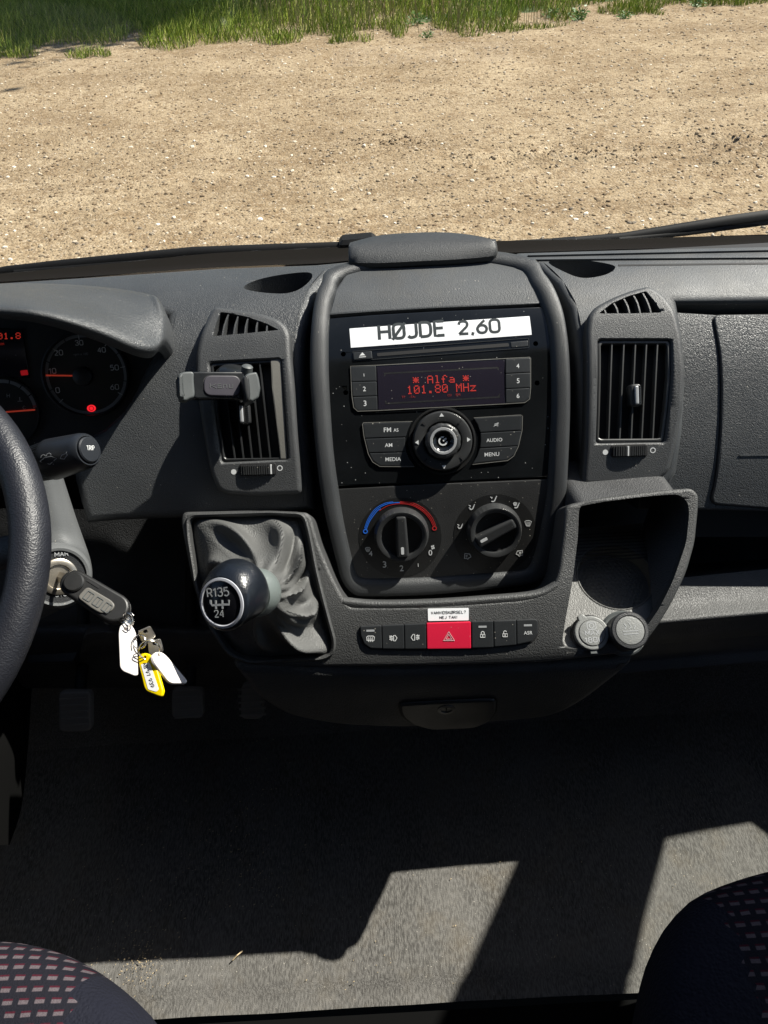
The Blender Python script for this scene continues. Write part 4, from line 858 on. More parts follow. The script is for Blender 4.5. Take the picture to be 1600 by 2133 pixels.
# leather boot: rings from the collar down to the well, with deep folds
NB = 160
base = resample(ccw(rnd(U(K, [(396, 1084), (404, 1077), (560, 1073), (618, 1076), (628, 1110), (645, 1190), (665, 1270), (688, 1350), (682, 1366), (640, 1370), (560, 1376), (500, 1372), (462, 1330), (432, 1280), (412, 1205), (398, 1110)]), .004, 3)), NB)
ctr = K.hit(548, 1230); topc = cb-ax*.016
ang = [math.atan2(p[1]-ctr[1], p[0]-ctr[0]) for p in base]; j = min(range(NB), key=lambda k: ang[k]); base = base[j:]+base[:j]; ang = ang[j:]+ang[:j]
def lobe(a, c, w): d = (a-c+math.pi) % (2*math.pi)-math.pi; return math.exp(-(d/w)**2)
rings = []; NR = 30
fold = [(-0.55, .09, .020, .62), (.55, .09, .022, .5), (1.15, .13, .012, .6), (1.9, .12, .014, .62), (2.6, .16, .010, .55), (-1.15, .10, .022, .66), (-1.75, .12, .012, .5), (-2.5, .16, .012, .55), (0.02, .10, .012, .45), (3.1, .13, .010, .5), (.15, .07, -.010, .7), (-.85, .09, -.010, .6), (.85, .09, -.008, .6)]
for i in range(NR+1):
    t = i/NR; ring = []
    for k in range(NB):
        a = ang[k]; bp = K.w(base[k][0], base[k][1], -.0105)
        d = Vector((math.cos(a), math.sin(a)))
        ex, ey, n = K.frame(*ctr)
        dl = (ex*d.x+ey*d.y); dl = (dl-ax*dl.dot(ax)).normalized()
        tp = topc+dl*.0205
        p = tp.lerp(bp, t)
        sag = -(.014)*math.sin(math.pi*min(t*1.05, 1))*(1 if t < 1 else 0)      # leather hangs below the straight line
        p = p+n*sag*.6
        am = math.sin(math.pi*t)**1.1
        for c, w_, h_, tc_ in fold:
            tw = c+.6*(t-.5)
            f = lobe(a, tw, w_*(.62+.6*t))*math.exp(-((t-tc_)/.26)**2)
            p = p+(n*.75+dl*.5)*h_*1.25*f
        # small gathers near the collar
        p = p+dl*.0016*math.sin(a*13+1.3*math.sin(a*3))*math.exp(-(t/.18)**2)*(1-math.exp(-(t/.04)**2))
        p = p+(n+dl*.4)*(.0035*math.sin(a*5+4.2*t+math.sin(a*2)*1.5)+.0018*math.sin(a*9-6*t))*am
        kk = K.hit
        ring.append(p)
    rings.append(ring)
mb = MB(); mb.loops(rings, M['boot'], True); mb.build('boot', gear, sharp=85)
for sa in (-.55, .55, 1.15, 2.6, -1.9):
    k0 = min(range(NB), key=lambda k: abs(ang[k]-sa)); sb = MB()
    for i in range(5, NR-2):
        for s_ in (0, .5):
            k1 = (k0+int(round(.6*(i/NR-.5)/(2*math.pi)*NB))) % NB; p0 = rings[i][k1].lerp(rings[i+1][k1], s_+.05); p1 = rings[i][k1].lerp(rings[i+1][k1], s_+.38); q_ = (CAM-p0).normalized()*.0006
            sb.tube([p0+q_*.4, p0.lerp(p1, .5)+q_, p1+q_*.4], .00055, M['slat'], 5)
    sb.build('stitching', gear, weld=0)
# ================================================================== instruments
G_ = Plane(PY(170, 785, .80), (.10, -.86, .50))
clu = thing('instrument_cluster', 'instrument cluster with rev counter, small temperature gauge and red lit display', 'instrument cluster', G_.w(-.2, -.12, -.02))
gf = lambda x, y: (x/4.706, 600+y/4.706)
mb = MB(); mb.plate(G_, U(G_, [(-520, 640), (300, 640), (345, 680), (345, 760), (300, 900), (200, 990), (-520, 990)]), rsec(-.03, -.004, .002), M['darkpl'], .05); mb.build('housing', clu)
def gauge(name, cx, cy, rpx, parts):
    b = MB(); c = G_.hit(cx, cy); r = (Vector(G_.hit(cx+rpx, cy))-Vector(c)).length; o = G_.w(c[0], c[1], 0)
    b.lathe(o, G_.n, [(r*1.06, -.005), (r*1.05, .004), (r*1.01, .0045), (r*1.0, -.001), (r*.99, -.003)], M['darkpl'], 72, caps=(False, False)); b.build('bezel', clu)
    b = MB(); b.lathe(o, G_.n, [(r*1.0, -.0035), (r*.5, -.0034), (.0005, -.0034)], M['dialface'], 64)
    return b, c, r
b, c, r = gauge('rev', *gf(840, 850), 86, None)
arc = lambda a0, a1, rr_, n=40: [(c[0]+math.cos(R(a0+(a1-a0)*k/n))*rr_, c[1]+math.sin(R(a0+(a1-a0)*k/n))*rr_) for k in range(n+1)]
b.strip(G_, arc(0, 360, r*.95, 72)[:-1], r*.075, -.0030, M['ringgrey'], .0001, True)
for k in range(13):
    a = R(218-k*21.3); b.strip(G_, [(c[0]+math.cos(a)*r*(.86 if k % 2 == 0 else .9), c[1]+math.sin(a)*r*(.86 if k % 2 == 0 else .9)), (c[0]+math.cos(a)*r*.99, c[1]+math.sin(a)*r*.99)], r*.02, -.0026, M['print'] if k % 2 == 0 else M['black'], .0001)
for t, x0, x1, y in (('0', 550, 592, 1032), ('10', 482, 556, 844), ('20', 535, 622, 664), ('30', 738, 820, 566), ('40', 958, 1040, 636), ('50', 1082, 1168, 810), ('60', 1084, 1170, 1000)):
    b.stroke(G_, t, gf(x0, y), gf(x1, y-4), -.0028, M['dialprint'], 1.1, .85)
b.text(G_, 'rpm x 100', gf(725, 662), gf(865, 655), -.0028, M['printdim'])
b.build('rev_dial', clu, weld=0)
b = MB(); b.strip(G_, U(G_, [gf(745, 860), gf(600, 858), gf(450, 856)], .001), .0018, .001, M['needle'], .0005); hub = G_.hit(*gf(810, 865), 0)
b.build('needle', clu)
b = MB(); b.lathe(G_.w(hub[0], hub[1], -.003), G_.n, [(.0115, 0), (.0110, .006), (.0090, .0075), (.0003, .0080)], M['slat'], 36); b.build('needle_hub', clu)
b = MB(); e = G_.hit(*gf(891, 1181), 0); b.plate(G_, circ(e[0], e[1], .0052, 24, .0042), [(0, -.0030), (0, -.0026)], M['lamp']); b.strip(G_, circ(e[0], e[1], .0026, 20), .0006, -.0024, M['inkgrey'], .0001, True); b.build('warning_lamp', clu)
b, c, r = gauge('temp', 8, 857, 72, None)
b.strip(G_, arc(0, 95, r*.9, 20), r*.10, -.0030, M['ringgrey'], .0001)
for k in range(5): a = R(3+22*k); b.strip(G_, [(c[0]+math.cos(a)*r*.84, c[1]+math.sin(a)*r*.84), (c[0]+math.cos(a)*r*.97, c[1]+math.sin(a)*r*.97)], r*.03, -.0026, M['redp'] if k in (0, 4) else M['black'], .0001)
b.stroke(G_, 'H', gf(68, 1075), gf(100, 1075), -.0028, M['printdim']); b.stroke(G_, 'C', gf(228, 1190), gf(255, 1188), -.0028, M['printdim'])
b.strip(G_, U(G_, [gf(185, 1070), gf(187, 1104)]), .0010, -.0028, M['printdim'], .0001); b.strip(G_, U(G_, [gf(165, 1112), gf(212, 1110)]), .0008, -.0028, M['printdim'], .0001); b.build('temperature_dial', clu, weld=0)
b = MB(); b.strip(G_, U(G_, [gf(345, 1193), gf(200, 1204), gf(60, 1215)], .001), .0018, .001, M['needle'], .0005); b.build('needle', clu)
b = MB(); b.plate(G_, U(G_, [gf(-900, 370), gf(215, 400), gf(285, 880), gf(-900, 900)]), rsec(-.004, -.001, .0008), M['lcd'], .05)
dots(b, G_, '101.8', gf(-85, 442), gf(202, 436), gf(-82, 505), -.0005, M['lcdred'])
b.text(G_, 'km', gf(-10, 560), gf(42, 558), -.0005, M['lcddim'])
b.build('display', clu, weld=0)
b = MB(); e = G_.hit(*gf(237, 830), 0); b.plate(G_, rnd([(e[0]-.0042, e[1]-.003), (e[0]+.0042, e[1]-.003), (e[0]+.0042, e[1]+.003), (e[0]-.0042, e[1]+.003)], .001, 2), [(0, -.0006), (0, -.0004)], M['lampdim']); b.build('warning_lamp', clu)
# binnacle hood
cols = [-420, -250, 0, 100, 200, 270, 310, 338]
def row(ys, Ys, xs=cols): return [PY(x, y, Y) for x, y, Y in zip(xs, ys, Ys)]
G = [row([606, 601, 593, 592, 596, 604, 612, 622], [.85, .85, .85, .85, .845, .84, .83, .82], [-420, -250, 0, 100, 195, 262, 305, 330]),
     row([612, 608, 604, 608, 622, 640, 652, 662], [.78, .78, .78, .78, .78, .78, .78, .785], [-420, -250, 0, 100, 200, 275, 322, 346]),
     row([625, 624, 626, 636, 662, 692, 704, 700], [.72, .72, .715, .715, .72, .725, .74, .76], [-420, -250, 0, 100, 200, 275, 322, 347]),
     row([638, 637, 642, 654, 684, 716, 724, 715], [.70, .70, .692, .692, .70, .71, .725, .755], [-420, -250, 0, 100, 200, 280, 322, 344]),
     row([652, 652, 660, 673, 703, 734, 740, 727], [.70, .70, .692, .692, .70, .71, .727, .755], [-420, -250, 0, 100, 200, 282, 318, 338]),
     row([654, 654, 663, 676, 707, 738, 742, 732], [.72, .72, .71, .71, .715, .725, .74, .76], [-420, -250, 0, 100, 200, 280, 312, 332]),
     row([640, 640, 642, 648, 668, 690, 700, 700], [.80, .80, .80, .80, .80, .80, .80, .80], [-420, -250, 0, 100, 200, 275, 312, 335])]
G = [[p+Vector((0, .02, -.04)) for p in G[0]]]+G; G = [r+[r[-1]+Vector((-.003, .03, -.04))] for r in G]
mb = MB(); mb.patch(G, M['dash'], 6, 5); mb.build('binnacle_hood', dash, sharp=80)
# ================================================================== steering column, stalk, ignition
colm = thing('steering_column', 'grey plastic steering column shroud behind the wheel with the ignition lock', 'steering column', PY(60, 1200, .66))
mb = MB()
gx = [[(30, 940), (90, 955), (118, 985), (130, 990), (134, 1000)], [(30, 1040), (90, 1040), (132, 1050), (152, 1060), (150, 1060)], [(30, 1100), (95, 1100), (150, 1110), (174, 1122), (165, 1122)], [(30, 1160), (95, 1160), (160, 1150), (189, 1168), (172, 1168)], [(30, 1230), (95, 1240), (150, 1215), (192, 1205), (172, 1200)], [(20, 1290), (80, 1290), (140, 1262), (180, 1230), (165, 1220)]]
gy = [[.62, .62, .63, .66, .80], [.60, .60, .61, .64, .78], [.585, .585, .595, .625, .77], [.57, .57, .58, .61, .76], [.57, .57, .575, .60, .75], [.62, .62, .62, .63, .75]]
mb.patch([[PY(p[0], p[1], y) for p, y in zip(r, q)] for r, q in zip(gx, gy)], M['column'], 5, 5); mb.build('shroud', colm, sharp=70)
ig = PD(124, 1202, .775); ian = (Vector((.50, -.62, .55))).normalized()
mb = MB(); mb.lathe(ig-ian*.006, ian, [(.034, -.03), (.0335, -.006), (.0315, .001), (.029, .004), (.0265, .0035)], M['column'], 56, caps=(False, False)); mb.lathe(ig-ian*.006, ian, [(.0265, .0035), (.026, .0015), (.018, .0010)], M['darkpl'], 56, caps=(False, False)); mb.build('lock_boss', colm)
mb = MB(); mb.lathe(ig-ian*.006, ian, [(.0185, .0), (.0182, .0032), (.0165, .0042), (.0125, .0040), (.0118, .0015), (.0004, .0015)], M['brassmetal'], 48)
L = Plane(ig-ian*.006, ian, (0, 0, 1)); mb.stroke(L, 'STOP', (-.0125, -.0165), (.001, -.0225), .0022, M['printdim'], 1, .8, True); mb.stroke(L, 'MAR', (.006, .0195), (.018, .014), .0022, M['printdim'], 1, .8, True)
mb.build('ignition_lock', colm)
st = thing('wiper_stalk', 'black wiper control stalk with TRIP button on its end', 'stalk', PD(40, 965, .70))
a0 = PD(30, 978, .745); a1 = PD(181, 938, .700); ax = (a1-a0).normalized(); ln = (a1-a0).length
mb = MB(); mb.lathe(a0, ax, [(.0150, -.02), (.0158, ln*.30)], M['stalk'], 40, caps=(True, True))
mb.lathe(a0, ax, [(.0160, ln*.30), (.0172, ln*.32), (.0185, ln*.52), (.0192, ln*.54)], M['stalk'], 108, caps=(False, False), mod=lambda k, j: 1-.07*(k % 3 == 0))
mb.lathe(a0, ax, [(.0185, ln*.53), (.0195, ln*.55), (.0192, ln*.60), (.0168, ln*.95), (.0158, ln*.995), (.0140, ln*1.02), (.0128, ln*1.02), (.0126, ln)], M['stalk'], 56, caps=(False, False)); mb.build('lever', st)
mb = MB(); o = a0+ax*ln*1.0; mb.lathe(o, ax, [(.0120, 0), (.0119, .0035), (.0108, .0045), (.0003, .0047)], M['stalk'], 44)
L = Plane(o+ax*.0047, ax, tuple(CU)); mb.stroke(L, 'TRIP', (-.0042, -.0016), (.0048, -.0008), .0002, M['print'], 1.6, 1.1, True); mb.build('end_button', st)
# marks printed on the stalk: laid on its skin by angle
class Skin:
    def __init__(s): pass
    def w(s, u, v, h=0):
        rr = .0155 if u < ln*.30 else (.0188 if u < ln*.53 else .0193-.0027*(u/ln-.55)/.4)
        vd = (CAM-(a0+ax*u)); vd = (vd-ax*vd.dot(ax)).normalized(); e = ax.cross(vd); t = v/rr
        return a0+ax*u+(vd*math.cos(t)+e*math.sin(t))*(rr+h)
SK = Skin(); sgn = 1 if ax.cross((CAM-a0)).dot(CU) > 0 else -1
mb = MB(); q = lambda L_: [(x*ln, y*.001*sgn) for x, y in L_]
mb.strip(SK, q([(.60, 1), (.66, 3.2), (.74, 3.2), (.80, 0), (.70, -3.6), (.60, 1)]), .0006, .0002, M['printdim'], .0001); mb.strip(SK, q([(.64, 2.5), (.74, -4.5)]), .0006, .0002, M['printdim'], .0001)
for k in (0, 1): mb.strip(SK, q([(.62+.07*k, 4.2), (.63+.07*k, 6), (.66+.07*k, 6.2), (.68+.07*k, 4.4)]), .0006, .0002, M['printdim'], .0001)
mb.strip(SK, q([(.84, -1), (.87, 1.6), (.91, 1.8), (.93, 3), (.93, .3), (.88, -2.4), (.84, -1)]), .0006, .0002, M['printdim'], .0001)
for x, y in ((.30, 7), (.44, 1), (.30, 0), (.34, -5)): mb.strip(SK, q([(x, y), (x+.035, y)]), .0016, .0004, M['print'], .0002)
mb.build('printed_mark', st, weld=0)
# ================================================================== key and fobs
key = thing('car_key', 'black flip key with grey buttons turned in the ignition lock', 'key', ig)
ka = PD(153, 1213, .735); kb = PD(252, 1275, .728); dx = (kb-ka).normalized(); nn = (CAM-ka).normalized(); nn = (nn*.86-CR*.35+CU*.35); nn = (nn-dx*nn.dot(dx)).normalized(); dy = nn.cross(dx); kl = (kb-ka).length
KP = Loc(ka, (dx, dy, nn))
kw = .0165
def stad(x0, x1, w0, w1, n=10):
    return [(x0+math.cos(math.pi/2+math.pi*k/n)*w0, math.sin(math.pi/2+math.pi*k/n)*w0) for k in range(n+1)]+[(x1+math.cos(-math.pi/2+math.pi*k/n)*w1, math.sin(-math.pi/2+math.pi*k/n)*w1) for k in range(n+1)]
mb = MB(); mb.plate(KP, stad(0, kl-.008, .0128, .0142), [(-.002, -.012), (0, -.010), (0, -.0062), (-.0006, -.0058), (-.0006, -.0052), (0, -.0048), (0, -.0015), (-.001, 0), (-.0025, .0008)], M['fob'], None)
mb.cap(KP, [offs(ccw(stad(0, kl-.008, .0128, .0142)), -.002)], -.012, M['fob'], flip=True); mb.build('fob_body', key)
mb = MB(); mb.lathe(KP.w(0.001, 0, .0008), nn, [(.0095, -.001), (.0095, .0018), (.0082, .0030), (.0004, .0032)], M['fob'], 40); mb.build('release_button', key)
mb = MB(); mb.plate(KP, rnd([(.013, -.0100), (.032, -.0115), (kl-.013, -.0108), (kl-.007, -.004), (kl-.008, .0025), (kl-.014, .0042), (.014, .0034)], .004, 4), rsec(.0004, .0024, .001, 3), M['fobgrey'])
for k in range(3):
    x = .018+.0105*k; mb.strip(KP, rnd([(x, -.0078), (x+.0075, -.0078), (x+.0075, .0005), (x, .0005)], .001, 2), .0007, .0026, M['clampgrey'], .0004, True); mb.strip(KP, [(x+.004, -.0078), (x+.004, .0005)], .0006, .0026, M['clampgrey'], .0004)
mb.build('button_pad', key)
mb = MB(); mb.strip(KP, [(.010, .0085), (.024, .0085)], .0022, .0010, M['black'], .0004); mb.build('blade_slot', key)
mb = MB(); mb.tube([ka-nn*.006, ig-ian*.002+(ka-ig)*.25, ig-ian*.004], [.006, .0055, .005], M['brassmetal'], 4, squash=.35); mb.build('blade', key)
mb = MB(); mb.box(KP.w(kl+.008, -.003, -.007), dx, dy, nn, .005, .0045, .0025, M['metal'], .001); mb.build('ring_lug', key)
def ringo(name, label, c, n, r, th=.00045, grp='split rings on the key bunch'):
    b = MB(); n = Vector(n).normalized(); u = n.orthogonal().normalized(); v = n.cross(u); c = Vector(c)
    pts = [c+(u*math.cos(a)+v*math.sin(a))*r+n*(.0010*(a/math.pi-2)) for a in [2*math.pi*k/36 for k in range(73)]]
    b.tube(pts, th, M['metal'], 8); return tagm(b.build(name), label, 'key ring', grp)
D0 = .722
r0 = ringo('key_ring', 'uppermost steel split ring hooked into the key fob', PD(268, 1289, D0), CF*.75+CR*.55+CU*.3, .0068)
r1 = ringo('key_ring', 'middle steel split ring hanging between the white tags', PD(291, 1337, D0-.002), CF*.9+CR*.2-CU*.3, .0062)
r2 = ringo('key_ring', 'largest steel split ring lowest in the bunch, through the yellow and right tags', PD(311, 1354, D0-.006), CF*.85-CR*.25+CU*.3, .0095)
def tagpl(P4, th, D): # plate with its own plane through 3 points with given depths
    A, B, C_ = [PD(*p) for p in P4]; n = (B-A).cross(C_-A).normalized()
    if n.dot(CAM-A) < 0: n = -n
    return Plane(A, n, tuple(CU))
pl = tagpl(((248, 1320, .720), (287, 1320, .725), (285, 1400, .715)), .003, 0)
mb = MB(); o = U(pl, [(247, 1318), (250, 1304), (260, 1297), (272, 1300), (281, 1312), (285, 1328), (288, 1406), (281, 1408), (256, 1398), (250, 1390)]); hl = pl.hit(262, 1310)
mb.plate(pl, rnd(o, .0035, 4), rsec(-.0030, 0, .0008, 3), M['tagwhite'], holes=[circ(hl[0], hl[1], .0016, 14)], hole_depth=-.003); mb.cap(pl, [rnd(ccw(o), .0035, 4)], -.003, M['tagwhite'], flip=True)
tagm(mb.build('key_tag'), 'blank white plastic key tag hanging at the left of the bunch', 'key tag', 'plastic key tags on the bunch')
pl = tagpl(((300, 1372, .717), (330, 1372, .713), (325, 1440, .705)), .003, 0)
mb = MB(); o = U(pl, [(287, 1370), (292, 1361), (305, 1360), (318, 1368), (323, 1380), (340, 1440), (336, 1451), (330, 1450), (305, 1440), (300, 1432), (289, 1385)]); hl = pl.hit(302, 1369)
mb.plate(pl, rnd(o, .0025, 4), rsec(-.0032, 0, .001, 3), M['tagyellow'], holes=[circ(hl[0], hl[1], .0016, 14)], hole_depth=-.003); mb.cap(pl, [rnd(ccw(o), .0025, 4)], -.0032, M['tagyellow'], flip=True)
o = U(pl, [(294, 1384), (312, 1380), (331, 1436), (326, 1441), (309, 1436)]); mb.plate(pl, rnd(o, .001, 3), [(0, -.0005), (0, .0003)], M['paper'])
mb.stroke(pl, 'AB 97 939', (297, 1382), (315, 1434), .0003, M['printblack'], 1.15, 1.05)
tagm(mb.build('key_tag'), 'yellow plastic key tag with paper label reading AB 97 939', 'key tag', 'plastic key tags on the bunch')
pl = tagpl(((325, 1362, .715), (350, 1362, .729), (375, 1420, .725)), .003, 0)
mb = MB(); o = U(pl, [(318, 1365), (326, 1357), (338, 1358), (348, 1366), (391, 1418), (389, 1423), (360, 1423), (352, 1419), (322, 1380)]); hl = pl.hit(331, 1365)
mb.plate(pl, rnd(o, .003, 4), rsec(-.0030, 0, .0008, 3), M['tagwhite'], holes=[circ(hl[0], hl[1], .0016, 14)], hole_depth=-.003); mb.cap(pl, [rnd(ccw(o), .003, 4)], -.003, M['tagwhite'], flip=True)
tagm(mb.build('key_tag'), 'blank white plastic key tag swung out to the right of the yellow one', 'key tag', 'plastic key tags on the bunch')
# two plain keys behind the tags
for (a, b_, lab) in (((306, 1322, .732), (314, 1340, .737), 'small flat steel key with round bow behind the left white tag'), ((324, 1348, .735), (336, 1408, .739), 'long steel key hanging behind the yellow tag and right white tag')):
    A = PD(*a); Bp = PD(*b_); dx_ = (Bp-A).normalized(); n_ = (CAM-A).normalized(); n_ = (n_-dx_*n_.dot(dx_)).normalized(); LL = Loc(A, (dx_, n_.cross(dx_), n_)); l_ = (Bp-A).length
    mb = MB(); mb.plate(LL, rnd([(-.007, -.006), (.005, -.007), (.008, -.0028), (l_, -.0026), (l_+.003, 0), (l_, .0024), (l_*.8, .0012), (l_*.7, .0024), (.008, .0028), (.005, .007), (-.007, .006)], .002, 3), rsec(-.0012, .0006, .0003, 2), M['steelkey'], holes=[circ(-.004, 0, .0022, 14)], hole_depth=-.0012)
    tagm(mb.build('key'), lab, 'key', 'plain keys on the bunch')
# ================================================================== phone holder
ph = thing('phone_holder', 'black spring clamp phone holder clipped onto the left air vent', 'phone holder', PD(450, 830, .80))
DP = .815
pl = Plane(PD(450, 800, DP), (CAM-PD(450, 800, DP)).normalized()*.93+CR*.15+CU*.20, tuple(CU))
mb = MB(); o = U(pl, [ee(*p) for p in [(215, 820), (800, 822), (800, 1145), (700, 1125), (500, 1118), (280, 1122), (235, 1115)]]); mb.plate(pl, rnd(o, .002, 3), rsec(-.011, 0, .0015, 3), M['clamp']); mb.cap(pl, [ccw(o)], -.011, M['clamp'], flip=True); mb.build('body', ph)
mb = MB(); o = U(pl, [ee(*p) for p in [(345, 865), (750, 868), (752, 1095), (345, 1085)]], .001); o = rnd(o, .0085, 8); mb.plate(pl, offs(ccw(o), .0008), [(0, -.0004), (0, .0002)], M['black']); mb.plate(pl, o, rsec(0, .0016, .0008, 3), M['clampbtn'])
kx = lambda x, y: pl.hit(*ee(x, y), .0018)
for l in ([(415, 955), (415, 1000)], [(480, 958), (430, 980), (485, 1003)], [(540, 960), (500, 962), (500, 1002), (545, 1002)], [(500, 982), (540, 982)], [(560, 1003), (562, 965), (595, 965), (600, 1003)], [(625, 960), (628, 1000), (665, 1000), (665, 960)]):
    mb.strip(pl, [kx(*p) for p in l], .0007, .0018, M['clampgrey'], .0002)
mb.build('release_button', ph)
mb = MB(); o = U(pl, [ee(*p) for p in [(55, 870), (75, 835), (130, 815), (215, 812), (240, 830), (238, 900), (250, 1060), (240, 1105), (190, 1120), (150, 1145), (95, 1130), (60, 1050)]], .004)
mb.plate(pl, rnd(o, .002, 3), rsec(-.012, .002, .002, 4), M['clampgrey']); mb.plate(pl, rnd(U(pl, [ee(*p) for p in [(50, 880), (80, 835), (118, 850), (130, 1120), (95, 1128), (62, 1050)]], .012), .002, 3), rsec(-.004, .014, .004, 4), M['clampgrey']); mb.cap(pl, [ccw(o)], -.012, M['clampgrey'], flip=True); mb.build('jaw', ph, weld=0)
mb = MB(); o = U(pl, [ee(*p) for p in [(785, 880), (830, 850), (920, 835), (945, 900), (965, 1020), (945, 1120), (870, 1168), (820, 1140), (795, 1020)]], .006)
mb.plate(pl, rnd(o, .002, 3), rsec(-.014, .012, .002, 4), M['clampgrey']); mb.cap(pl, [ccw(o)], -.014, M['clampgrey'], flip=True)
mb.plate(pl, rnd(U(pl, [ee(*p) for p in [(780, 885), (822, 850), (852, 900), (865, 1060), (862, 1150), (822, 1142), (795, 1020)]], .015), .002, 3), rsec(0, .015, .002, 4), M['slat']); mb.build('jaw', ph, weld=0)
ax = (CAM-PD(490, 770, .83)).normalized()*.45+CU*.85+CR*.1; ax.normalize(); o = PD(488, 792, .850)
mb = MB(); mb.lathe(o, ax, [(.021, -.012), (.0215, 0), (.020, .008), (.016, .0125), (.009, .0150), (.0004, .0155)], M['clamp'], 44, caps=(True, True)); mb.build('ball_joint', ph)
mb = MB(); mb.tube([o+ax*0, S.w(*S.hit(505, 800), -.006)], [.007, .005], M['clamp'], 16); e = PD(*ee(825, 795), .83); mb.lathe(e, ax, [(.006, -.004), (.006, .003), (.004, .0045), (.0003, .005)], M['clampgrey'], 24, caps=(True, True)); mb.build('vent_clip', ph)
# ================================================================== steering wheel
rimp = [PD(*p) for p in ((66, 1160, .655), (-30, 850, .70), (-30, 1440, .63))]
wn = (rimp[1]-rimp[0]).cross(rimp[2]-rimp[0]).normalized()
if wn.dot(CAM-rimp[0]) < 0: wn = -wn
WP = Plane(rimp[0], wn, tuple(CU)); p3 = [Vector(WP.hit(*q)) for q in ((62, 1160), (-50, 850), (-40, 1445))]
(x1, y1), (x2, y2), (x3, y3) = [tuple(p) for p in p3]
dd = 2*(x1*(y2-y3)+x2*(y3-y1)+x3*(y1-y2)); cx = ((x1*x1+y1*y1)*(y2-y3)+(x2*x2+y2*y2)*(y3-y1)+(x3*x3+y3*y3)*(y1-y2))/dd; cy = ((x1*x1+y1*y1)*(x3-x2)+(x2*x2+y2*y2)*(x1-x3)+(x3*x3+y3*y3)*(x2-x1))/dd
WR = math.hypot(x1-cx, y1-cy); print('wheel radius', WR)
whl = thing('steering_wheel', 'black leather steering wheel rim at the left edge of the cab', 'steering wheel', WP.w(cx, cy, -.03))
mb = MB(); L = []; L2 = []
nr = 96
for i in range(nr):
    a = 2*math.pi*i/nr; d = Vector((math.cos(a), math.sin(a))); c0 = WP.w(cx+d.x*WR, cy+d.y*WR, 0); rd = (WP.ex*d.x+WP.ey*d.y)
    L.append([c0+rd*(.0165*math.cos(R(t)))+wn*(.0175*math.sin(R(t))) for t in range(-150, 151, 12)])
    L2.append([c0+rd*(.0150*math.cos(R(t)))+wn*(.0160*math.sin(R(t))) for t in (150, 162, 174, 186, 198, 210)])
L.append(L[0]); L2.append(L2[0])
mb.loops(L, M['wheel'], False); mb.loops(L2, M['wheelin'], False); mb.build('rim', whl, sharp=80)
mb = MB(); hubc = WP.w(cx, cy, -.03)
mb.plate(WP, [(cx+.075*math.cos(a), cy+.065*math.sin(a)) for a in [2*math.pi*k/40 for k in range(40)]], rsec(-.06, -.005, .015, 4), M['wheel']); mb.build('hub', whl)
for a in (8, 172, 270):
    d = Vector((math.cos(R(a)), math.sin(R(a)))); mb = MB(); mb.tube([WP.w(cx+d.x*.05, cy+d.y*.05, -.025), WP.w(cx+d.x*.12, cy+d.y*.12, -.018), WP.w(cx+d.x*WR, cy+d.y*WR, 0)], [.022, .016, .013], M['wheel'], 14, squash=.5); mb.build('spoke', whl)
# ================================================================== lower dashboard and shelf
mb = MB()
def rowx(pts): return [PY(x, y, Y) for x, y, Y in pts]
mb.patch([rowx([(1405, 1045, .80), (1500, 1055, .80), (1700, 1055, .80), (1850, 1055, .80)]), rowx([(1405, 1150, .86), (1500, 1150, .86), (1700, 1140, .86), (1850, 1130, .86)]), [PZ(1275, 1220, .573), PZ(1500, 1195, .573), PZ(1700, 1180, .573), PZ(1850, 1170, .573)]], M['knee'], 4, 4); mb.build('shelf_back', dash)
mb = MB(); xs = [(1330, 1850)]
def prx(rows, m, name, x0=1275, x1=1850, n=6):
    b = MB(); G = []
    for (ya, yb), z in rows: G.append([PZ(x0+(x1-x0)*k/n, ya+(yb-ya)*k/n, z) for k in range(n+1)])
    b.patch(G, m, 3, 4); return b.build(name, dash)
prx([((1218, 1160), .575), ((1267, 1210), .563), ((1290, 1238), .562), ((1301, 1250), .562), ((1309, 1258), .558), ((1317, 1266), .548), ((1337, 1288), .525), ((1350, 1302), .50)], M['console'], 'shelf')
b_ = MB(); G = []
for k, (px_, py_, z) in enumerate([(0, 0, .502), (0, 0, .47), (0, 0, .452)]):
    G.append([PZ(1270+580*i/6, (1348, 1377, 1397)[k]-(48)*i/6, z) for i in range(7)])
G.append([p+Vector((0, .12, -.012)) for p in G[-1]]); G.append([Vector((p.x, .94, p.z-.01)) for p in G[-1]]); b_.patch(G, M['knee'], 3, 4); b_.build('shelf_underside', dash)
# knee panel under the column
mb = MB()
G = [rowx([(-200, 1060, .84), (150, 1060, .84), (300, 1070, .84), (460, 1062, .84), (620, 1050, .84)]), rowx([(-200, 1180, .80), (150, 1180, .80), (300, 1180, .80), (470, 1170, .80), (600, 1160, .80)]), rowx([(-200, 1285, .72), (150, 1288, .72), (300, 1292, .72), (460, 1300, .70), (600, 1300, .70)]),
     rowx([(-200, 1302, .665), (150, 1304, .665), (300, 1305, .665), (460, 1312, .66), (600, 1315, .66)]), rowx([(-200, 1350, .650), (150, 1350, .650), (300, 1352, .650), (470, 1350, .65), (600, 1350, .65)]), rowx([(-200, 1415, .655), (150, 1418, .655), (300, 1418, .655), (500, 1420, .66), (600, 1425, .66)]), rowx([(-200, 1432, .70), (150, 1432, .70), (300, 1432, .70), (500, 1432, .70), (600, 1440, .70)]), rowx([(-200, 1400, .90), (150, 1400, .90), (300, 1400, .90), (500, 1400, .90), (600, 1400, .90)])]
mb.patch(G, M['knee'], 5, 4); mb.build('knee_panel', dash, sharp=60)
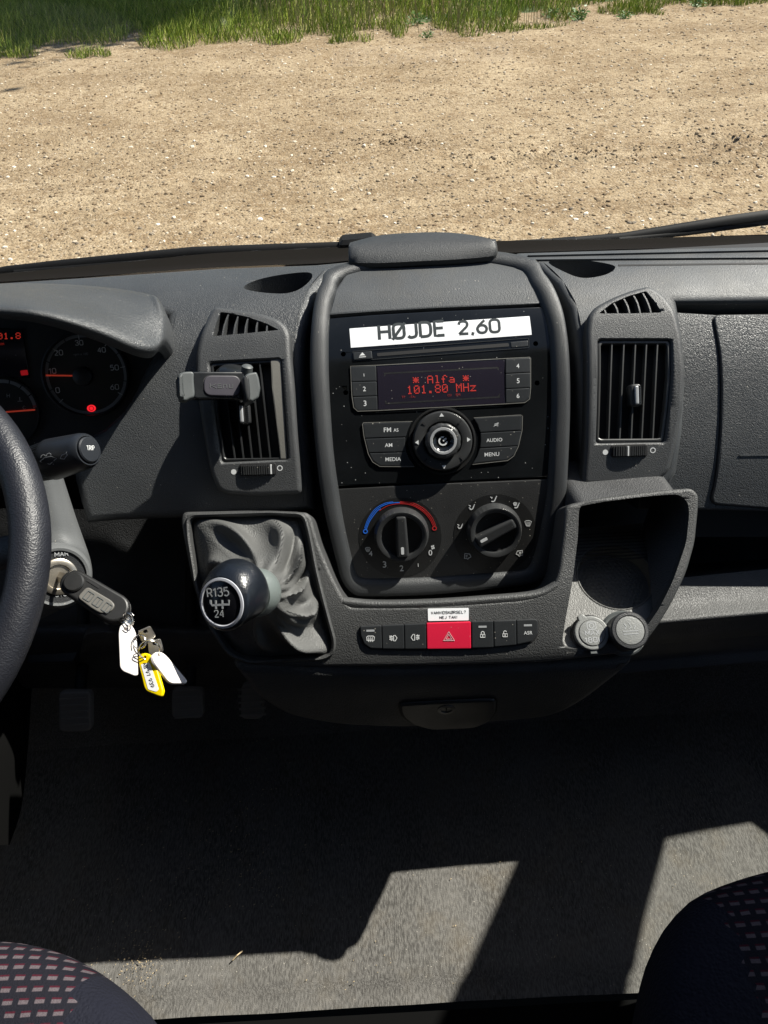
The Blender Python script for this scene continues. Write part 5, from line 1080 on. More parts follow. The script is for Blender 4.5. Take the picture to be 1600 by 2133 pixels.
mb = MB(); G = [rowx([(176, 1325, .640), (186, 1308, .636), (230, 1303, .636), (262, 1312, .64)]), rowx([(170, 1345, .622), (182, 1322, .618), (232, 1318, .618), (262, 1330, .628)]), rowx([(165, 1376, .628), (180, 1350, .622), (232, 1348, .622), (258, 1362, .632)]), rowx([(160, 1384, .66), (180, 1366, .66), (232, 1366, .66), (258, 1376, .66)])]
mb.patch(G, M['knee'], 4, 4); mb.build('fuse_cover', dash)
mb = MB(); q = Plane(PY(100, 1370, .645), (0, -.5, .85)); mb.plate(q, rnd(U(q, [(55, 1382), (60, 1330), (165, 1316), (170, 1345), (152, 1380)]), .004, 3), rsec(-.006, 0, .002, 3), M['darkpl']); mb.build('coin_tray', dash)
mb = MB(); mb.box((.04, .955, .42), (1, 0, 0), (0, 1, 0), (0, 0, 1), .955, .02, .42, M['black']); mb.build('bulkhead', dash)
mb = MB(); G = [[PX(x, y, X) for x, y, X in r] for r in ([(75, 1340, -.56), (66, 1440, -.545), (58, 1560, -.53), (45, 1680, -.52), (20, 1760, -.51)], [(20, 1330, -.53), (15, 1440, -.52), (10, 1560, -.50), (0, 1680, -.50), (-20, 1760, -.50)], [(-120, 1300, -.53), (-120, 1440, -.52), (-120, 1560, -.50), (-120, 1680, -.50), (-120, 1760, -.5)])]
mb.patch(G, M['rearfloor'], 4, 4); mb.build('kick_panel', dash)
mb = MB(); mb.box((.55, .80, .66), (1, 0, 0), (0, .9, .2), (0, -.2, .9), .44, .1, .02, M['black']); mb.build('inner_shelf', dash)
# ================================================================== cab floor, carpet
XL, XR = -.92, 1.0
mb = MB(); ng = 60; random.seed(3)
from mathutils import noise as NZ
G = []
ys_ = [.290+.01*k for k in range(0, 68)]
V = []
for yv in ys_:
    rw = []
    for k in range(97):
        x = XL+(XR-XL)*k/96; zz_ = .004*NZ.noise(Vector((x*4, yv*4, 0)))+.0015*NZ.noise(Vector((x*17, yv*17, 2)))+(max(0, yv-.68)*.9)
        y2 = yv+(.0015*NZ.noise(Vector((x*9, 0, 5))) if yv < .35 else 0)
        rw.append(Vector((x, y2, ZF+zz_-(.006 if yv < .315 else 0))))
    G.append(rw)
mb.loops(G, M['carpet'], False); o = mb.build('carpet_floor', None); o['kind'] = 'structure'
mb = MB(); mb.box(((XL+XR)/2, -.335, ZF-.0165), (1, 0, 0), (0, 1, 0), (0, 0, 1), (XR-XL)/2, .618, .008, M['rearfloor']); o = mb.build('rear_floor', None); o['kind'] = 'structure'  # shadow band past the carpet edge, put into the floor's colour
mb = MB(); random.seed(8)
M['crumb'] = mat('crumb', (.42, .33, .20), .8)
def crumb(px, py, s):
    p = PZ(px, py, ZF+.004); a = random.random()*3
    mb.lathe(p, (random.uniform(-.4, .4), random.uniform(-.4, .4), 1), [(s*.6, -s*.3), (s, 0), (s*.5, s*.5)], M['crumb'], 6, caps=(True, True), mod=lambda k, j: .7+.5*math.sin(k*2.1+a))
for _ in range(520):
    t = random.random()
    if t < .35: x, y = random.gauss(290, 38), random.gauss(2005, 32)
    elif t < .6: x, y = random.gauss(430, 120), random.gauss(1800, 90)
    elif t < .8: x, y = random.gauss(520, 40), random.gauss(1680, 80)
    else: x, y = random.uniform(150, 1500), random.uniform(1750, 2080)
    y = min(y, 2075); crumb(x, y, random.uniform(.0005, .0012)*random.choice((.8, 1, 1.3)))
o = mb.build('floor_crumbs', None); o['kind'] = 'stuff'; o['label'] = 'pale crumbs and grit scattered over the carpet'; o['category'] = 'crumbs'
b = MB(); b.tube([PZ(485, 2000, ZF+.006), PZ(494, 1990, ZF+.010), PZ(505, 1981, ZF+.006)], .0009, M['crumb'], 6); tagm(b.build('straw_piece'), 'short pale straw lying on the sunlit carpet', 'straw')
# ================================================================== seats
def seatmat():
    m = mat('seat_pattern_fabric', (.012, .012, .018), .85, (420, .7, 'n'), spec=.15); N = m.node_tree.nodes; K_ = m.node_tree.links; p = N['Principled BSDF']
    tc = N.new('ShaderNodeTexCoord'); nz = N.new('ShaderNodeTexNoise'); nz.inputs['Scale'].default_value = 60; K_.new(tc.outputs['UV'], nz.inputs['Vector'])
    ad = N.new('ShaderNodeMixRGB'); ad.blend_type = 'ADD'; ad.inputs[0].default_value = .0014; K_.new(tc.outputs['UV'], ad.inputs[1]); K_.new(nz.outputs['Color'], ad.inputs[2])
    def brick(off, c1, mortar, w_=.0185, h_=.0150, mo=.0052):
        mp = N.new('ShaderNodeMapping'); mp.inputs['Location'].default_value = off; K_.new(ad.outputs[0], mp.inputs[0])
        b = N.new('ShaderNodeTexBrick'); b.inputs['Scale'].default_value = 1; b.inputs['Brick Width'].default_value = w_; b.inputs['Row Height'].default_value = h_; b.inputs['Mortar Size'].default_value = mo; b.inputs['Mortar Smooth'].default_value = .25
        b.inputs['Color1'].default_value = c1; b.inputs['Color2'].default_value = tuple(x*.7 for x in c1[:3])+(1,); b.inputs['Mortar'].default_value = mortar; K_.new(mp.outputs[0], b.inputs['Vector']); return b
    def mth(op, x, y=None, z=None):
        n = N.new('ShaderNodeMath'); n.operation = op
        for k_, v_ in enumerate((x, y, z)):
            if v_ is None: continue
            if isinstance(v_, (int, float)): n.inputs[k_].default_value = v_
            else: K_.new(v_, n.inputs[k_])
        return n.outputs[0]
    sep = N.new('ShaderNodeSeparateXYZ'); K_.new(ad.outputs[0], sep.inputs[0])
    vv = mth('DIVIDE', sep.outputs[1], .0108); row = mth('FLOOR', vv); fv = mth('FRACT', vv)
    uu = mth('ADD', mth('DIVIDE', sep.outputs[0], .0150), mth('MULTIPLY', row, .37)); fu = mth('FRACT', uu)
    def bandm(x, c0, hw_, sf): # soft box
        r_ = N.new('ShaderNodeMapRange'); r_.inputs[1].default_value = hw_; r_.inputs[2].default_value = hw_+sf; r_.inputs[3].default_value = 1; r_.inputs[4].default_value = 0
        K_.new(mth('ABSOLUTE', mth('SUBTRACT', x, c0)), r_.inputs[0]); return r_.outputs[0]
    cu_ = bandm(fu, .5, .27, .06)
    def mixr(f, a_, b_):
        x = N.new('ShaderNodeMix'); x.data_type = 'RGBA'; K_.new(f, x.inputs[0])
        for k_, v_ in ((6, a_), (7, b_)):
            if isinstance(v_, tuple): x.inputs[k_].default_value = v_
            else: K_.new(v_, x.inputs[k_])
        return x.outputs[2]
    th = N.new('ShaderNodeTexNoise'); th.inputs['Scale'].default_value = 900; K_.new(tc.outputs['UV'], th.inputs['Vector'])
    col = mixr(th.outputs[0], (.006, .006, .010, 1), (.012, .012, .018, 1))
    col = mixr(mth('MULTIPLY', mth('MULTIPLY', cu_, bandm(fv, .70, .05, .06)), .6), col, (.07, .005, .014, 1))
    col = mixr(mth('MULTIPLY', mth('MULTIPLY', cu_, bandm(fv, .46, .13, .06)), mth('ADD', .25, th.outputs[0])), col, (.115, .095, .105, 1))
    K_.new(col, p.inputs['Base Color'])
    return m
M['seatpat'] = seatmat()
M['seatside'] = mat('seat_side_fabric', (.009, .010, .018), .9, (300, 1.0), spec=.2, mottle=.15)
ZS = Plane((0, 0, .43), (0, 0, 1), (0, 1, 0))
def seat_(label, sil, closing, seam, side, loc):
    t = thing('seat', label, 'seat', loc, 'front seats of the cab')
    P = [ZS.hit(*p) for p in sil]+closing; P = ccw(rnd(P, .03, 3)); P = resample(P, 120)
    sm = [Vector(ZS.hit(x, y, .05)) for x, y in seam]
    def inside(u, v):      # on the patterned side of the seam
        for a, b in zip(sm[:-1], sm[1:]):
            lo, hi = min(a.y, b.y), max(a.y, b.y)
            if lo <= v <= hi: return (u-(a.x+(b.x-a.x)*(v-a.y)/(b.y-a.y)))*side > 0
        if v > max(p.y for p in sm): q = max(sm, key=lambda p: p.y)
        else: q = min(sm, key=lambda p: p.y)
        return (u-q.x)*side > 0
    secs = [(-.035, -.27), (-.014, -.15), (-.002, -.07), (0, -.03), (-.003, 0), (-.010, .022), (-.022, .038), (-.040, .047), (-.060, .051), (-.085, .051), (-.11, .047), (-.14, .044), (-.17, .043), (-.20, .042)]
    L = []; prev = P; acc = 0
    fine = catmull(secs, 3); L = []
    for o, h in fine:
        L.append([(x, y, h) for x, y in (offs(P, o) if o else P)])
    b1 = MB(); b2 = MB(); n = len(P); uvsx = []
    W3 = [[ZS.w(x, y, h) for x, y, h in l] for l in L]
    for i in range(len(L)-1):
        for j in range(n):
            q = [W3[i][j], W3[i][(j+1) % n], W3[i+1][(j+1) % n], W3[i+1][j]]; c = sum(q, Vector())/4
            (b1 if inside(c.x, c.y) else b2).add(q, [(0, 1, 2, 3)], M['seatpat'] if inside(c.x, c.y) else M['seatside'])
    cc_ = [(x, y) for x, y, h in L[-1]]; b1.cap(ZS, [cc_], L[-1][0][2], M['seatpat'])
    for b, nm in ((b1, 'cushion'), (b2, 'side_bolster')):
        o = b.build(nm, t, sharp=80); me = o.data; uv = me.uv_layers.new(name='uv'); org = wloc(t)
        for lp in me.loops:
            co = me.vertices[lp.vertex_index].co+org; ex_ = max(0, .47-co.z); uv.data[lp.index].uv = (co.x, co.y)
    b = MB(); q = [min(p[0] for p in P), max(p[0] for p in P), min(p[1] for p in P)]; cx_ = (q[0]+q[1])/2; hw = (q[1]-q[0])/2
    b.box((cx_, q[2]-.01, .80), (1, 0, 0), (0, .25, .97), (0, -.97, .25), hw*.95, .36, .07, M['seatside'], .05); b.build('backrest', t)
    b = MB(); b.box((cx_, q[2]-.10, 1.23), (1, 0, 0), (0, .2, .98), (0, -.98, .2), .13, .10, .05, M['seatside'], .04); b.build('headrest', t)
    b = MB(); b.box((cx_, q[2]+.28, .16), (1, 0, 0), (0, 1, 0), (0, 0, 1), hw*.55, .16, .03, M['black'], .01); b.build('plinth', t)
    return t
seat_('passenger seat at the lower right, patterned cushion with dark bolster on its left', [(1322, 2230), (1332, 2133), (1345, 2050), (1366, 1968), (1398, 1908), (1440, 1866), (1480, 1847), (1540, 1826), (1600, 1810), (1720, 1790), (1900, 1790)], [(.72, .30), (.76, .05), (.76, -.28), (.25, -.28), (.25, 0.0)], [(1470, 1830), (1500, 1885), (1530, 1940), (1560, 2020), (1590, 2110), (1610, 2230)], 1, (.5, .1, 0))
seat_('driver seat at the lower left, patterned cushion with dark bolster on its right', [(350, 2200), (325, 2133), (290, 2086), (240, 2042), (190, 2007), (130, 1977), (60, 1960), (0, 1955), (-150, 1960), (-320, 1990)], [(-.78, .20), (-.80, 0), (-.80, -.28), (-.27, -.28), (-.255, .05)], [(192, 2000), (165, 2040), (147, 2090), (135, 2160)], -1, (-.5, .1, 0))
# ================================================================== pedals
for lab, c, wd, hh_, Y in (('clutch pedal with worn rubber pad, left of the three', (155, 1483), 68, 84, .585), ('brake pedal with rubber pad, middle of the three', (390, 1466), 66, 62, .60), ('narrow accelerator pedal beside the console, right of the three', (525, 1462), 46, 74, .60)):
    p = PY(c[0], c[1], Y); pl = Plane(p, (0, -.80, .6)); t = thing('pedal', lab, 'pedal', p-Vector((0, 0, .05)), 'foot pedals')
    q = [pl.hit(c[0]+sx*wd/2, c[1]+sy*hh_/2) for sx, sy in ((-1, -1), (1, -1), (1, 1), (-1, 1))]
    mb = MB(); mb.plate(pl, rnd(q, .008, 4), rsec(-.012, 0, .003, 3), M['rubber'])
    for k in range(5): y = -.018+.009*k; mb.wall(pl, [(-.018, y), (.018, y)], .003, 0, .0016, M['rubber'])
    mb.build('pad', t); mb = MB(); mb.tube([pl.w(0, 0, -.01), pl.w(0, .06, -.05), pl.w(0, .20, -.08)], .008, M['black'], 10); mb.build('arm', t)
# ================================================================== van body round the cab
body = thing('van_body', 'white van cab with windscreen and doors seen from inside', 'van', (.05, .2, -.3))
def slab(pts, off, m): # flat polygon with thickness
    b = MB(); a = [Vector(p) for p in pts]; o_ = Vector(off); n = len(a); b.loops([a, [p+o_ for p in a]], m, True, (True, True)); return b
def wallwin(x, off, name, hole=None):
    # door skin with the window opening left free: built as a frame round it
    hole = hole or [(.696, .815), (.735, .998), (.652, 1.076), (.570, 1.143), (.25, 1.43), (-.35, 1.47), (-.38, .76), (.30, .74), (.667, .790)]
    outr = [(1.25, -.25), (1.25, .70), (1.00, .87), (.34, 1.55), (-.95, 1.62), (-.95, -.25)]
    b = MB(); pl = Plane((x, 0, 0), (-1 if x > 0 else 1, 0, 0)); f = lambda P: ccw([(( -1 if pl.ex.y < 0 else 1)*y, z) for y, z in P])
    O, H = f(outr), f(hole); b.plate(pl, O, [(0, -.016), (0, 0)], M['shell'], None, holes=[H], hole_depth=-.016); b.cap(pl, [O, list(reversed(H))], -.016, M['paint'], flip=True); d = b.build(name, body)
    g = MB(); g.plate(pl, offs(H, .004), [(0, -.010), (0, -.006)], M['glass']); g.build('window', d)
def glassmat(name, tint, k, haze=0.0):
    m = bpy.data.materials.new(name); m.use_nodes = True; N = m.node_tree.nodes; K_ = m.node_tree.links; N.remove(N['Principled BSDF']); out = N['Material Output']
    tr = N.new('ShaderNodeBsdfTransparent'); tr.inputs[0].default_value = tint; gl = N.new('ShaderNodeBsdfGlossy'); gl.inputs['Roughness'].default_value = .02; lw = N.new('ShaderNodeFresnel'); lw.inputs[0].default_value = 1.45
    mu = N.new('ShaderNodeMath'); mu.operation = 'MULTIPLY'; mu.inputs[1].default_value = k; K_.new(lw.outputs[0], mu.inputs[0])
    mx = N.new('ShaderNodeMixShader'); K_.new(mu.outputs[0], mx.inputs[0]); K_.new(tr.outputs[0], mx.inputs[1]); K_.new(gl.outputs[0], mx.inputs[2])
    if haze:
        df = N.new('ShaderNodeBsdfDiffuse'); df.inputs[0].default_value = (.8, .8, .8, 1); nz = N.new('ShaderNodeTexNoise'); nz.inputs['Scale'].default_value = 6; nz.inputs['Detail'].default_value = 6
        mr = N.new('ShaderNodeMapRange'); mr.inputs[1].default_value = .35; mr.inputs[2].default_value = .75; mr.inputs[3].default_value = haze*.3; mr.inputs[4].default_value = haze*1.6; K_.new(nz.outputs[0], mr.inputs[0])
        m2 = N.new('ShaderNodeMixShader'); K_.new(mr.outputs[0], m2.inputs[0]); K_.new(mx.outputs[0], m2.inputs[1]); K_.new(df.outputs[0], m2.inputs[2]); mx = m2
    K_.new(mx.outputs[0], out.inputs[0]); return m
M['glass'] = glassmat('window_glass', (.93, .96, .94, 1), .8)
M['wsglass'] = glassmat('windscreen_glass', (.96, .975, .96, 1), .035, .018)
wallwin(XR, .05, 'door'); wallwin(XL, -.05, 'door', [(.68, .93), (.735, .998), (.652, 1.076), (.570, 1.143), (.30, 1.38), (.08, 1.38), (.05, .95)])  # left opening made smaller to keep sky light off the footwell
slab([(XL-.03, .30, 1.62), (XR+.03, .30, 1.62), (XR+.03, -.95, 1.70), (XL-.03, -.95, 1.70)], (0, 0, .04), M['shell']).build('roof', body)
slab([(XL, -.95, -.3), (XR, -.95, -.3), (XR, -.95, 1.75), (XL, -.95, 1.75)], (0, -.03, 0), M['shell']).build('partition', body)
slab([(XL, -.98, -.32), (XR, -.98, -.32), (XR, 1.6, -.32), (XL, 1.6, -.32)], (0, 0, -.03), M['black']).build('underbody', body)
# windscreen: curved pane from the cowl to the roof
WB = [(-250, 604), (0, 585), (248, 569), (450, 555), (660, 547), (735, 540), (900, 528), (1072, 524), (1300, 517), (1600, 510), (1850, 503)]
base_w = [PY(x, y-8, 1.0) for x, y in WB]
base_w = [Vector((XL, .97, .845))]+base_w+[Vector((XR-.06, .93, .87))]
top_w = [Vector((b.x*.94+.003, .27+.03*(1-((b.x-.04)/.95)**2), 1.62)) for b in base_w]
mb = MB(); mb.loops([[b.lerp(t, k/8) for b, t in zip(base_w, top_w)] for k in range(9)], M['wsglass'], False); mb.build('windscreen', body)
for xo, s_ in ((XR, 1), (XL+.16, -1)):
    xi = lambda z: (.892-.06*(z-1.106)) if s_ > 0 else -(.812-.06*(z-1.106))
    mb = MB(); L = []
    for k in range(7):
        z = .85+.77*k/6; Y = 1.008-.973*(z-.86); x0, x1 = xi(z), (XR if s_ > 0 else XL); n_ = Vector((0, .70, .71))
        c_ = [Vector((x0, Y, z)), Vector((x0+.012*s_, Y, z))-n_*.03, Vector((x1-.03*s_, Y, z))-n_*.04, Vector((x1, Y, z))-n_*.02, Vector((x1+.02*s_, Y, z)), Vector((x1, Y, z))+n_*.02, Vector((x0+.012*s_, Y, z))+n_*.012]
        L.append(c_)
    mb.loops(L, M['shell'], True, (True, True)); mb.build('pillar', body)
# black edge of the glass and the cowl outside
lo = [PY(x, y+2, .985) for x, y in WB]; hi_px = [(-250, 588), (0, 570), (248, 547), (450, 527), (660, 517), (735, 512), (900, 505), (1072, 501), (1300, 497), (1600, 488), (1850, 480)]
mb = MB(); hi = [PY(x, y, 1.06) for x, y in hi_px]; mid = [a.lerp(b, .5)-Vector((0, 0, .006)) for a, b in zip(lo, hi)]; dn = [p+Vector((0, .03, -.05)) for p in hi]; dn2 = [p+Vector((0, .35, -.30)) for p in hi]
mb.patch([lo, mid, hi], M['frit'], 4, 4); mb.build('cowl', body)
mb = MB(); mb.patch([hi, dn, dn2], M['paint'], 3, 3); mb.build('bonnet', body)
# wipers
wp = thing('wiper', 'long flat wiper resting along the left part of the windscreen base', 'wiper', PY(300, 540, 1.07), 'windscreen wipers')
def wtube(parent, pts, r, name, m='wiper', sq=.6):
    b = MB(); b.tube([PY(*p) for p in pts], r, M[m], 10, squash=sq); return b.build(name, parent)
wtube(wp, [(-60, 574, 1.07), (14, 563, 1.07), (120, 551, 1.07), (260, 537, 1.07), (400, 524, 1.07), (560, 518, 1.07), (640, 515, 1.07), (735, 511, 1.07)], [.004, .0065, .0065, .0065, .007, .007, .0065, .006], 'arm')
wtube(wp, [(30, 567, 1.065), (320, 542, 1.065), (640, 521, 1.065)], .0040, 'blade')
mb = MB(); mb.box(PY(745, 506, 1.07), (1, 0, 0.04), (0, 1, 0), (-.04, 0, 1), .026, .014, .010, M['wiper'], .005); mb.build('pivot', wp)
wtube(wp, [(312, 545, 1.068), (340, 540, 1.068)], .0058, 'clip')
wp = thing('wiper', 'raised wiper slanting up to the right edge beyond the windscreen', 'wiper', PY(1450, 470, 1.07), 'windscreen wipers')
wtube(wp, [(1060, 507, 1.07), (1180, 503, 1.07), (1300, 494, 1.07), (1420, 475, 1.07), (1530, 458, 1.07), (1620, 446, 1.07), (1800, 420, 1.07)], [.004, .006, .007, .0075, .008, .008, .008], 'arm')
wtube(wp, [(1290, 500, 1.065), (1430, 485, 1.065), (1620, 460, 1.065), (1800, 436, 1.065)], .0042, 'blade')
mb = MB(); mb.box(PY(1175, 502, 1.068), (1, 0, 0.03), (0, 1, 0), (-.03, 0, 1), .018, .006, .004, M['wiper'], .002); mb.build('clip', wp)
# ================================================================== outside: gravel yard, stones, grass, trees
GZ = -.72
def gmat():
    m = bpy.data.materials.new('gravel_ground'); m.use_nodes = True; N = m.node_tree.nodes; K_ = m.node_tree.links; p = N['Principled BSDF']; p.inputs['Roughness'].default_value = .95; p.inputs['Specular IOR Level'].default_value = .15
    tc = N.new('ShaderNodeTexCoord')
    def nz(sc, d=6, r=.6):
        n = N.new('ShaderNodeTexNoise'); n.inputs['Scale'].default_value = sc; n.inputs['Detail'].default_value = d; n.inputs['Roughness'].default_value = r; K_.new(tc.outputs['Object'], n.inputs['Vector']); return n.outputs[0]
    def mr(s, a, b, c=0, d=1):
        r = N.new('ShaderNodeMapRange'); r.inputs[1].default_value = a; r.inputs[2].default_value = b; r.inputs[3].default_value = c; r.inputs[4].default_value = d; K_.new(s, r.inputs[0]); return r.outputs[0]
    def mx(f, a, b):
        x = N.new('ShaderNodeMix'); x.data_type = 'RGBA'
        K_.new(f, x.inputs[0])
        for i, v in ((6, a), (7, b)):
            if isinstance(v, tuple): x.inputs[i].default_value = v
            else: K_.new(v, x.inputs[i])
        return x.outputs[2]
    c = mx(mr(nz(1.1, 7, .65), .38, .64), (.235, .172, .102, 1), (.41, .325, .212, 1))
    c = mx(mr(nz(.35, 4, .5), .4, .6, 0, .55), c, (.34, .265, .17, 1))
    mpg = N.new('ShaderNodeMapping'); mpg.inputs['Scale'].default_value = (.35, 1.6, 1); mpg.inputs['Rotation'].default_value = (0, 0, .18); K_.new(tc.outputs['Object'], mpg.inputs[0]); ng_ = N.new('ShaderNodeTexNoise'); ng_.inputs['Scale'].default_value = 1.6; ng_.inputs['Detail'].default_value = 5; ng_.inputs['Distortion'].default_value = .6; K_.new(mpg.outputs[0], ng_.inputs['Vector'])
    c = mx(mr(ng_.outputs[0], .48, .64, 0, .55), c, (.19, .135, .078, 1))
    c = mx(mr(nz(4.5, 6, .7), .50, .66, 0, .7), c, (.19, .128, .068, 1))
    c = mx(mr(nz(22, 6, .7), .46, .62, 0, .55), c, (.13, .082, .042, 1))
    v = N.new('ShaderNodeTexVoronoi'); v.inputs['Scale'].default_value = 55; K_.new(tc.outputs['Object'], v.inputs['Vector']); sc = N.new('ShaderNodeSeparateColor'); K_.new(v.outputs['Color'], sc.inputs[0])
    c = mx(mr(sc.outputs[0], .80, .95, 0, .6), c, (.42, .34, .24, 1)); c = mx(mr(sc.outputs[1], .84, .95, 0, .5), c, (.11, .078, .048, 1))
    K_.new(c, p.inputs['Base Color'])
    b = N.new('ShaderNodeBump'); b.inputs['Strength'].default_value = .5; b.inputs['Distance'].default_value = .012; K_.new(mr(v.outputs['Distance'], 0, .7, 1, 0), b.inputs['Height'])
    b2 = N.new('ShaderNodeBump'); b2.inputs['Strength'].default_value = .45; b2.inputs['Distance'].default_value = .03; K_.new(nz(40, 6, .7), b2.inputs['Height']); K_.new(b.outputs[0], b2.inputs['Normal']); K_.new(b2.outputs[0], p.inputs['Normal'])
    return m
M['gravel'] = gmat()
def gz(x, y):
    h = .020*NZ.noise(Vector((x*.9, y*.9, 0)))+.010*NZ.noise(Vector((x*3.1, y*3.1, 4)))+.005*NZ.noise(Vector((x*9, y*9, 7)))
    for (cx_, cy_, lx, ly, am) in RUT:
        d = ((x-cx_)/lx)**2+((y-cy_)/ly)**2
        if d < 4: h += am*math.exp(-d*1.5)*math.sin((y-cy_)*26+x*5+NZ.noise(Vector((x*5, y*5, 1)))*4)
    return GZ+h
RUT = [(PZ(1120, 330, GZ).x, PZ(1120, 330, GZ).y, .85, .32, .028), (PZ(1540, 310, GZ).x, PZ(1540, 310, GZ).y, .7, .55, .028), (PZ(820, 300, GZ).x, PZ(820, 300, GZ).y, .5, .3, .018)]
xs = [-60, -30, -15, -9]+[-7.5+.05*k for k in range(301)]+[9, 15, 30, 60]; ys = [-20, -5, 1]+[2.4+.05*k for k in range(230)]+[14.5, 18, 30, 80]
mb = MB(); mb.loops([[Vector((x, y, gz(x, y) if -8 < x < 8 and 2 < y < 14 else GZ)) for x in xs] for y in ys], M['gravel'], False)
o = mb.build('gravel_ground', None, sharp=180, weld=0); o['kind'] = 'structure'
# loose stones: one uncountable scatter
def smat(name, stops, rough=.8):
    m = bpy.data.materials.new(name); m.use_nodes = True; N = m.node_tree.nodes; K_ = m.node_tree.links; p = N['Principled BSDF']; p.inputs['Roughness'].default_value = rough; p.inputs['Specular IOR Level'].default_value = .3
    g = N.new('ShaderNodeNewGeometry'); r = N.new('ShaderNodeValToRGB'); r.color_ramp.elements[0].color = stops[0]+(1,); r.color_ramp.elements[1].color = stops[-1]+(1,)
    for i, s_ in enumerate(stops[1:-1]): e = r.color_ramp.elements.new((i+1)/(len(stops)-1)); e.color = s_+(1,)
    K_.new(g.outputs['Random Per Island'], r.inputs[0]); K_.new(r.outputs[0], p.inputs['Base Color']); return m
M['stones'] = smat('loose_stones', [(.10, .068, .038), (.24, .175, .10), (.17, .14, .105), (.33, .25, .15), (.16, .11, .065), (.50, .42, .31), (.20, .145, .085), (.34, .27, .18), (.72, .66, .55)])
random.seed(21); SV = []; SFc = []
CL0 = []
for _ in range(33000):
    Y = 3.0+10.5*random.random()**1.25; x = random.uniform(-.62, .62)*Y*1.0+.0
    s = .0038+.016*random.random()**2.8; 
    if random.random() < .014: s = random.uniform(.013, .022)
    if _ > 31200:
        r_ = random.choice(RUT+[(RUT[0][0]-2.2, RUT[0][1]+.4, 1.4, .6, 0), (RUT[0][0]-3.6, RUT[0][1]-.2, 1.2, .8, 0), (RUT[0][0]-1.2, RUT[0][1]+2.2, 2.2, .9, 0)]); x = random.gauss(r_[0], r_[2]*.5); Y = random.gauss(r_[1], r_[3]*.5); s = .004+.008*random.random()**2
    z = gz(x, Y); a = random.random()*6.28; rx, ry, rz = s*random.uniform(.8, 1.3), s*random.uniform(.6, 1), s*random.uniform(.4, .75)
    b0 = len(SV); ca, sa = math.cos(a), math.sin(a)
    for zz_, rr_ in ((-.3, 1), (.55, .75)):
        for k in range(5):
            t = k*1.2566+(.6 if zz_ > 0 else 0); jx = random.uniform(.8, 1.15); u, v = rx*rr_*math.cos(t)*jx, ry*rr_*math.sin(t)*jx
            SV.append((x+u*ca-v*sa, Y+u*sa+v*ca, z+rz*zz_+.001))
    SV.append((x, Y, z+rz*.95))
    CL0.append(1 if _ > 31200 or random.random() < .12 else 0)
    for k in range(5): SFc += [(b0+k, b0+(k+1) % 5, b0+5+k), (b0+(k+1) % 5, b0+5+(k+1) % 5, b0+5+k), (b0+5+k, b0+5+(k+1) % 5, b0+10)]
me = bpy.data.meshes.new('loose_stones'); me.from_pydata(SV, [], SFc); me.materials.append(M['stones']); me.materials.append(M['clod']); me.polygons.foreach_set('material_index', [v_ for v_ in CL0 for _k in range(15)]); o = bpy.data.objects.new('loose_stones', me); COL.objects.link(o); o['kind'] = 'stuff'; o['label'] = 'pale and brown pebbles strewn over the gravel yard'; o['category'] = 'stones'
# grass
M['grass'] = smat('grass_blades', [(.04, .085, .008), (.18, .26, .02), (.08, .14, .013), (.32, .39, .045), (.38, .37, .11)], .6)
M['drygrass'] = smat('dry_stems', [(.22, .20, .09), (.32, .27, .14), (.16, .19, .07)], .8)
edge = [PZ(x, y, GZ) for x, y in [(-60, 150), (0, 128), (120, 118), (250, 112), (400, 105), (500, 96), (600, 86), (700, 84), (800, 78), (900, 70), (980, 70), (1080, 60), (1180, 48), (1260, 34), (1340, 22), (1450, 12), (1600, 2), (1700, -10)]]
def edgeY(x):
    for a, b in zip(edge[:-1], edge[1:]):
        if a.x <= x <= b.x: return a.y+(b.y-a.y)*(x-a.x)/(b.x-a.x)
    return edge[0].y if x < edge[0].x else edge[-1].y
random.seed(5); GV = []; GF = []
def blade(V, F, x, y, h, w_, lean, az, z=None):
    z = gz(x, y) if z is None else z; b0 = len(V); dx, dy = math.cos(az)*lean, math.sin(az)*lean; px_, py_ = -math.sin(az+1.2)*w_, math.cos(az+1.2)*w_
    V += [(x-px_, y-py_, z), (x+px_, y+py_, z), (x-px_*.8+dx*.35, y-py_*.8+dy*.35, z+h*.55), (x+px_*.8+dx*.35, y+py_*.8+dy*.35, z+h*.55), (x+dx, y+dy, z+h)]; F += [(b0, b0+1, b0+3, b0+2), (b0+2, b0+3, b0+4)]
for _ in range(60000):
    x = random.uniform(-6.6, 6.5); e = edgeY(x)+.25*NZ.noise(Vector((x*1.3, 0, 3)))+.15*NZ.noise(Vector((x*5, 0, 9))); d = random.random()**1.3*4.2-.12; y = e+d
    cl = NZ.noise(Vector((x*1.7, y*1.7, 11)))
    if d < .9 and cl < (.10 if x < 1 else -.10)-.45*d: continue
    hh_ = random.uniform(.03, .09)+min(d, 1.6)*.08*random.uniform(.6, 1.5)+max(0, cl)*.10
    blade(GV, GF, x, y, hh_, random.uniform(.002, .0055), hh_*random.uniform(.2, .9), random.random()*6.28)
me = bpy.data.meshes.new('grass'); me.from_pydata(GV, [], GF); me.materials.append(M['grass']); o = bpy.data.objects.new('grass', me); COL.objects.link(o); o['kind'] = 'stuff'; o['label'] = 'bright green grass verge along the far edge of the gravel'; o['category'] = 'grass'
M['verge'] = mat('verge_soil', (.06, .085, .025), .95, mottle=.4)
mb = MB(); mb.loops([[Vector((x, edgeY(x)+.35+k, GZ+(-.05 if k == 0 else -.005)+.02*NZ.noise(Vector((x, k, 2))))) for x in [-9+.3*i for i in range(60)]] for k in (0, .4, 1, 2, 4, 8)], M['verge'], False); o = mb.build('grass_verge', None, sharp=180); o['kind'] = 'structure'
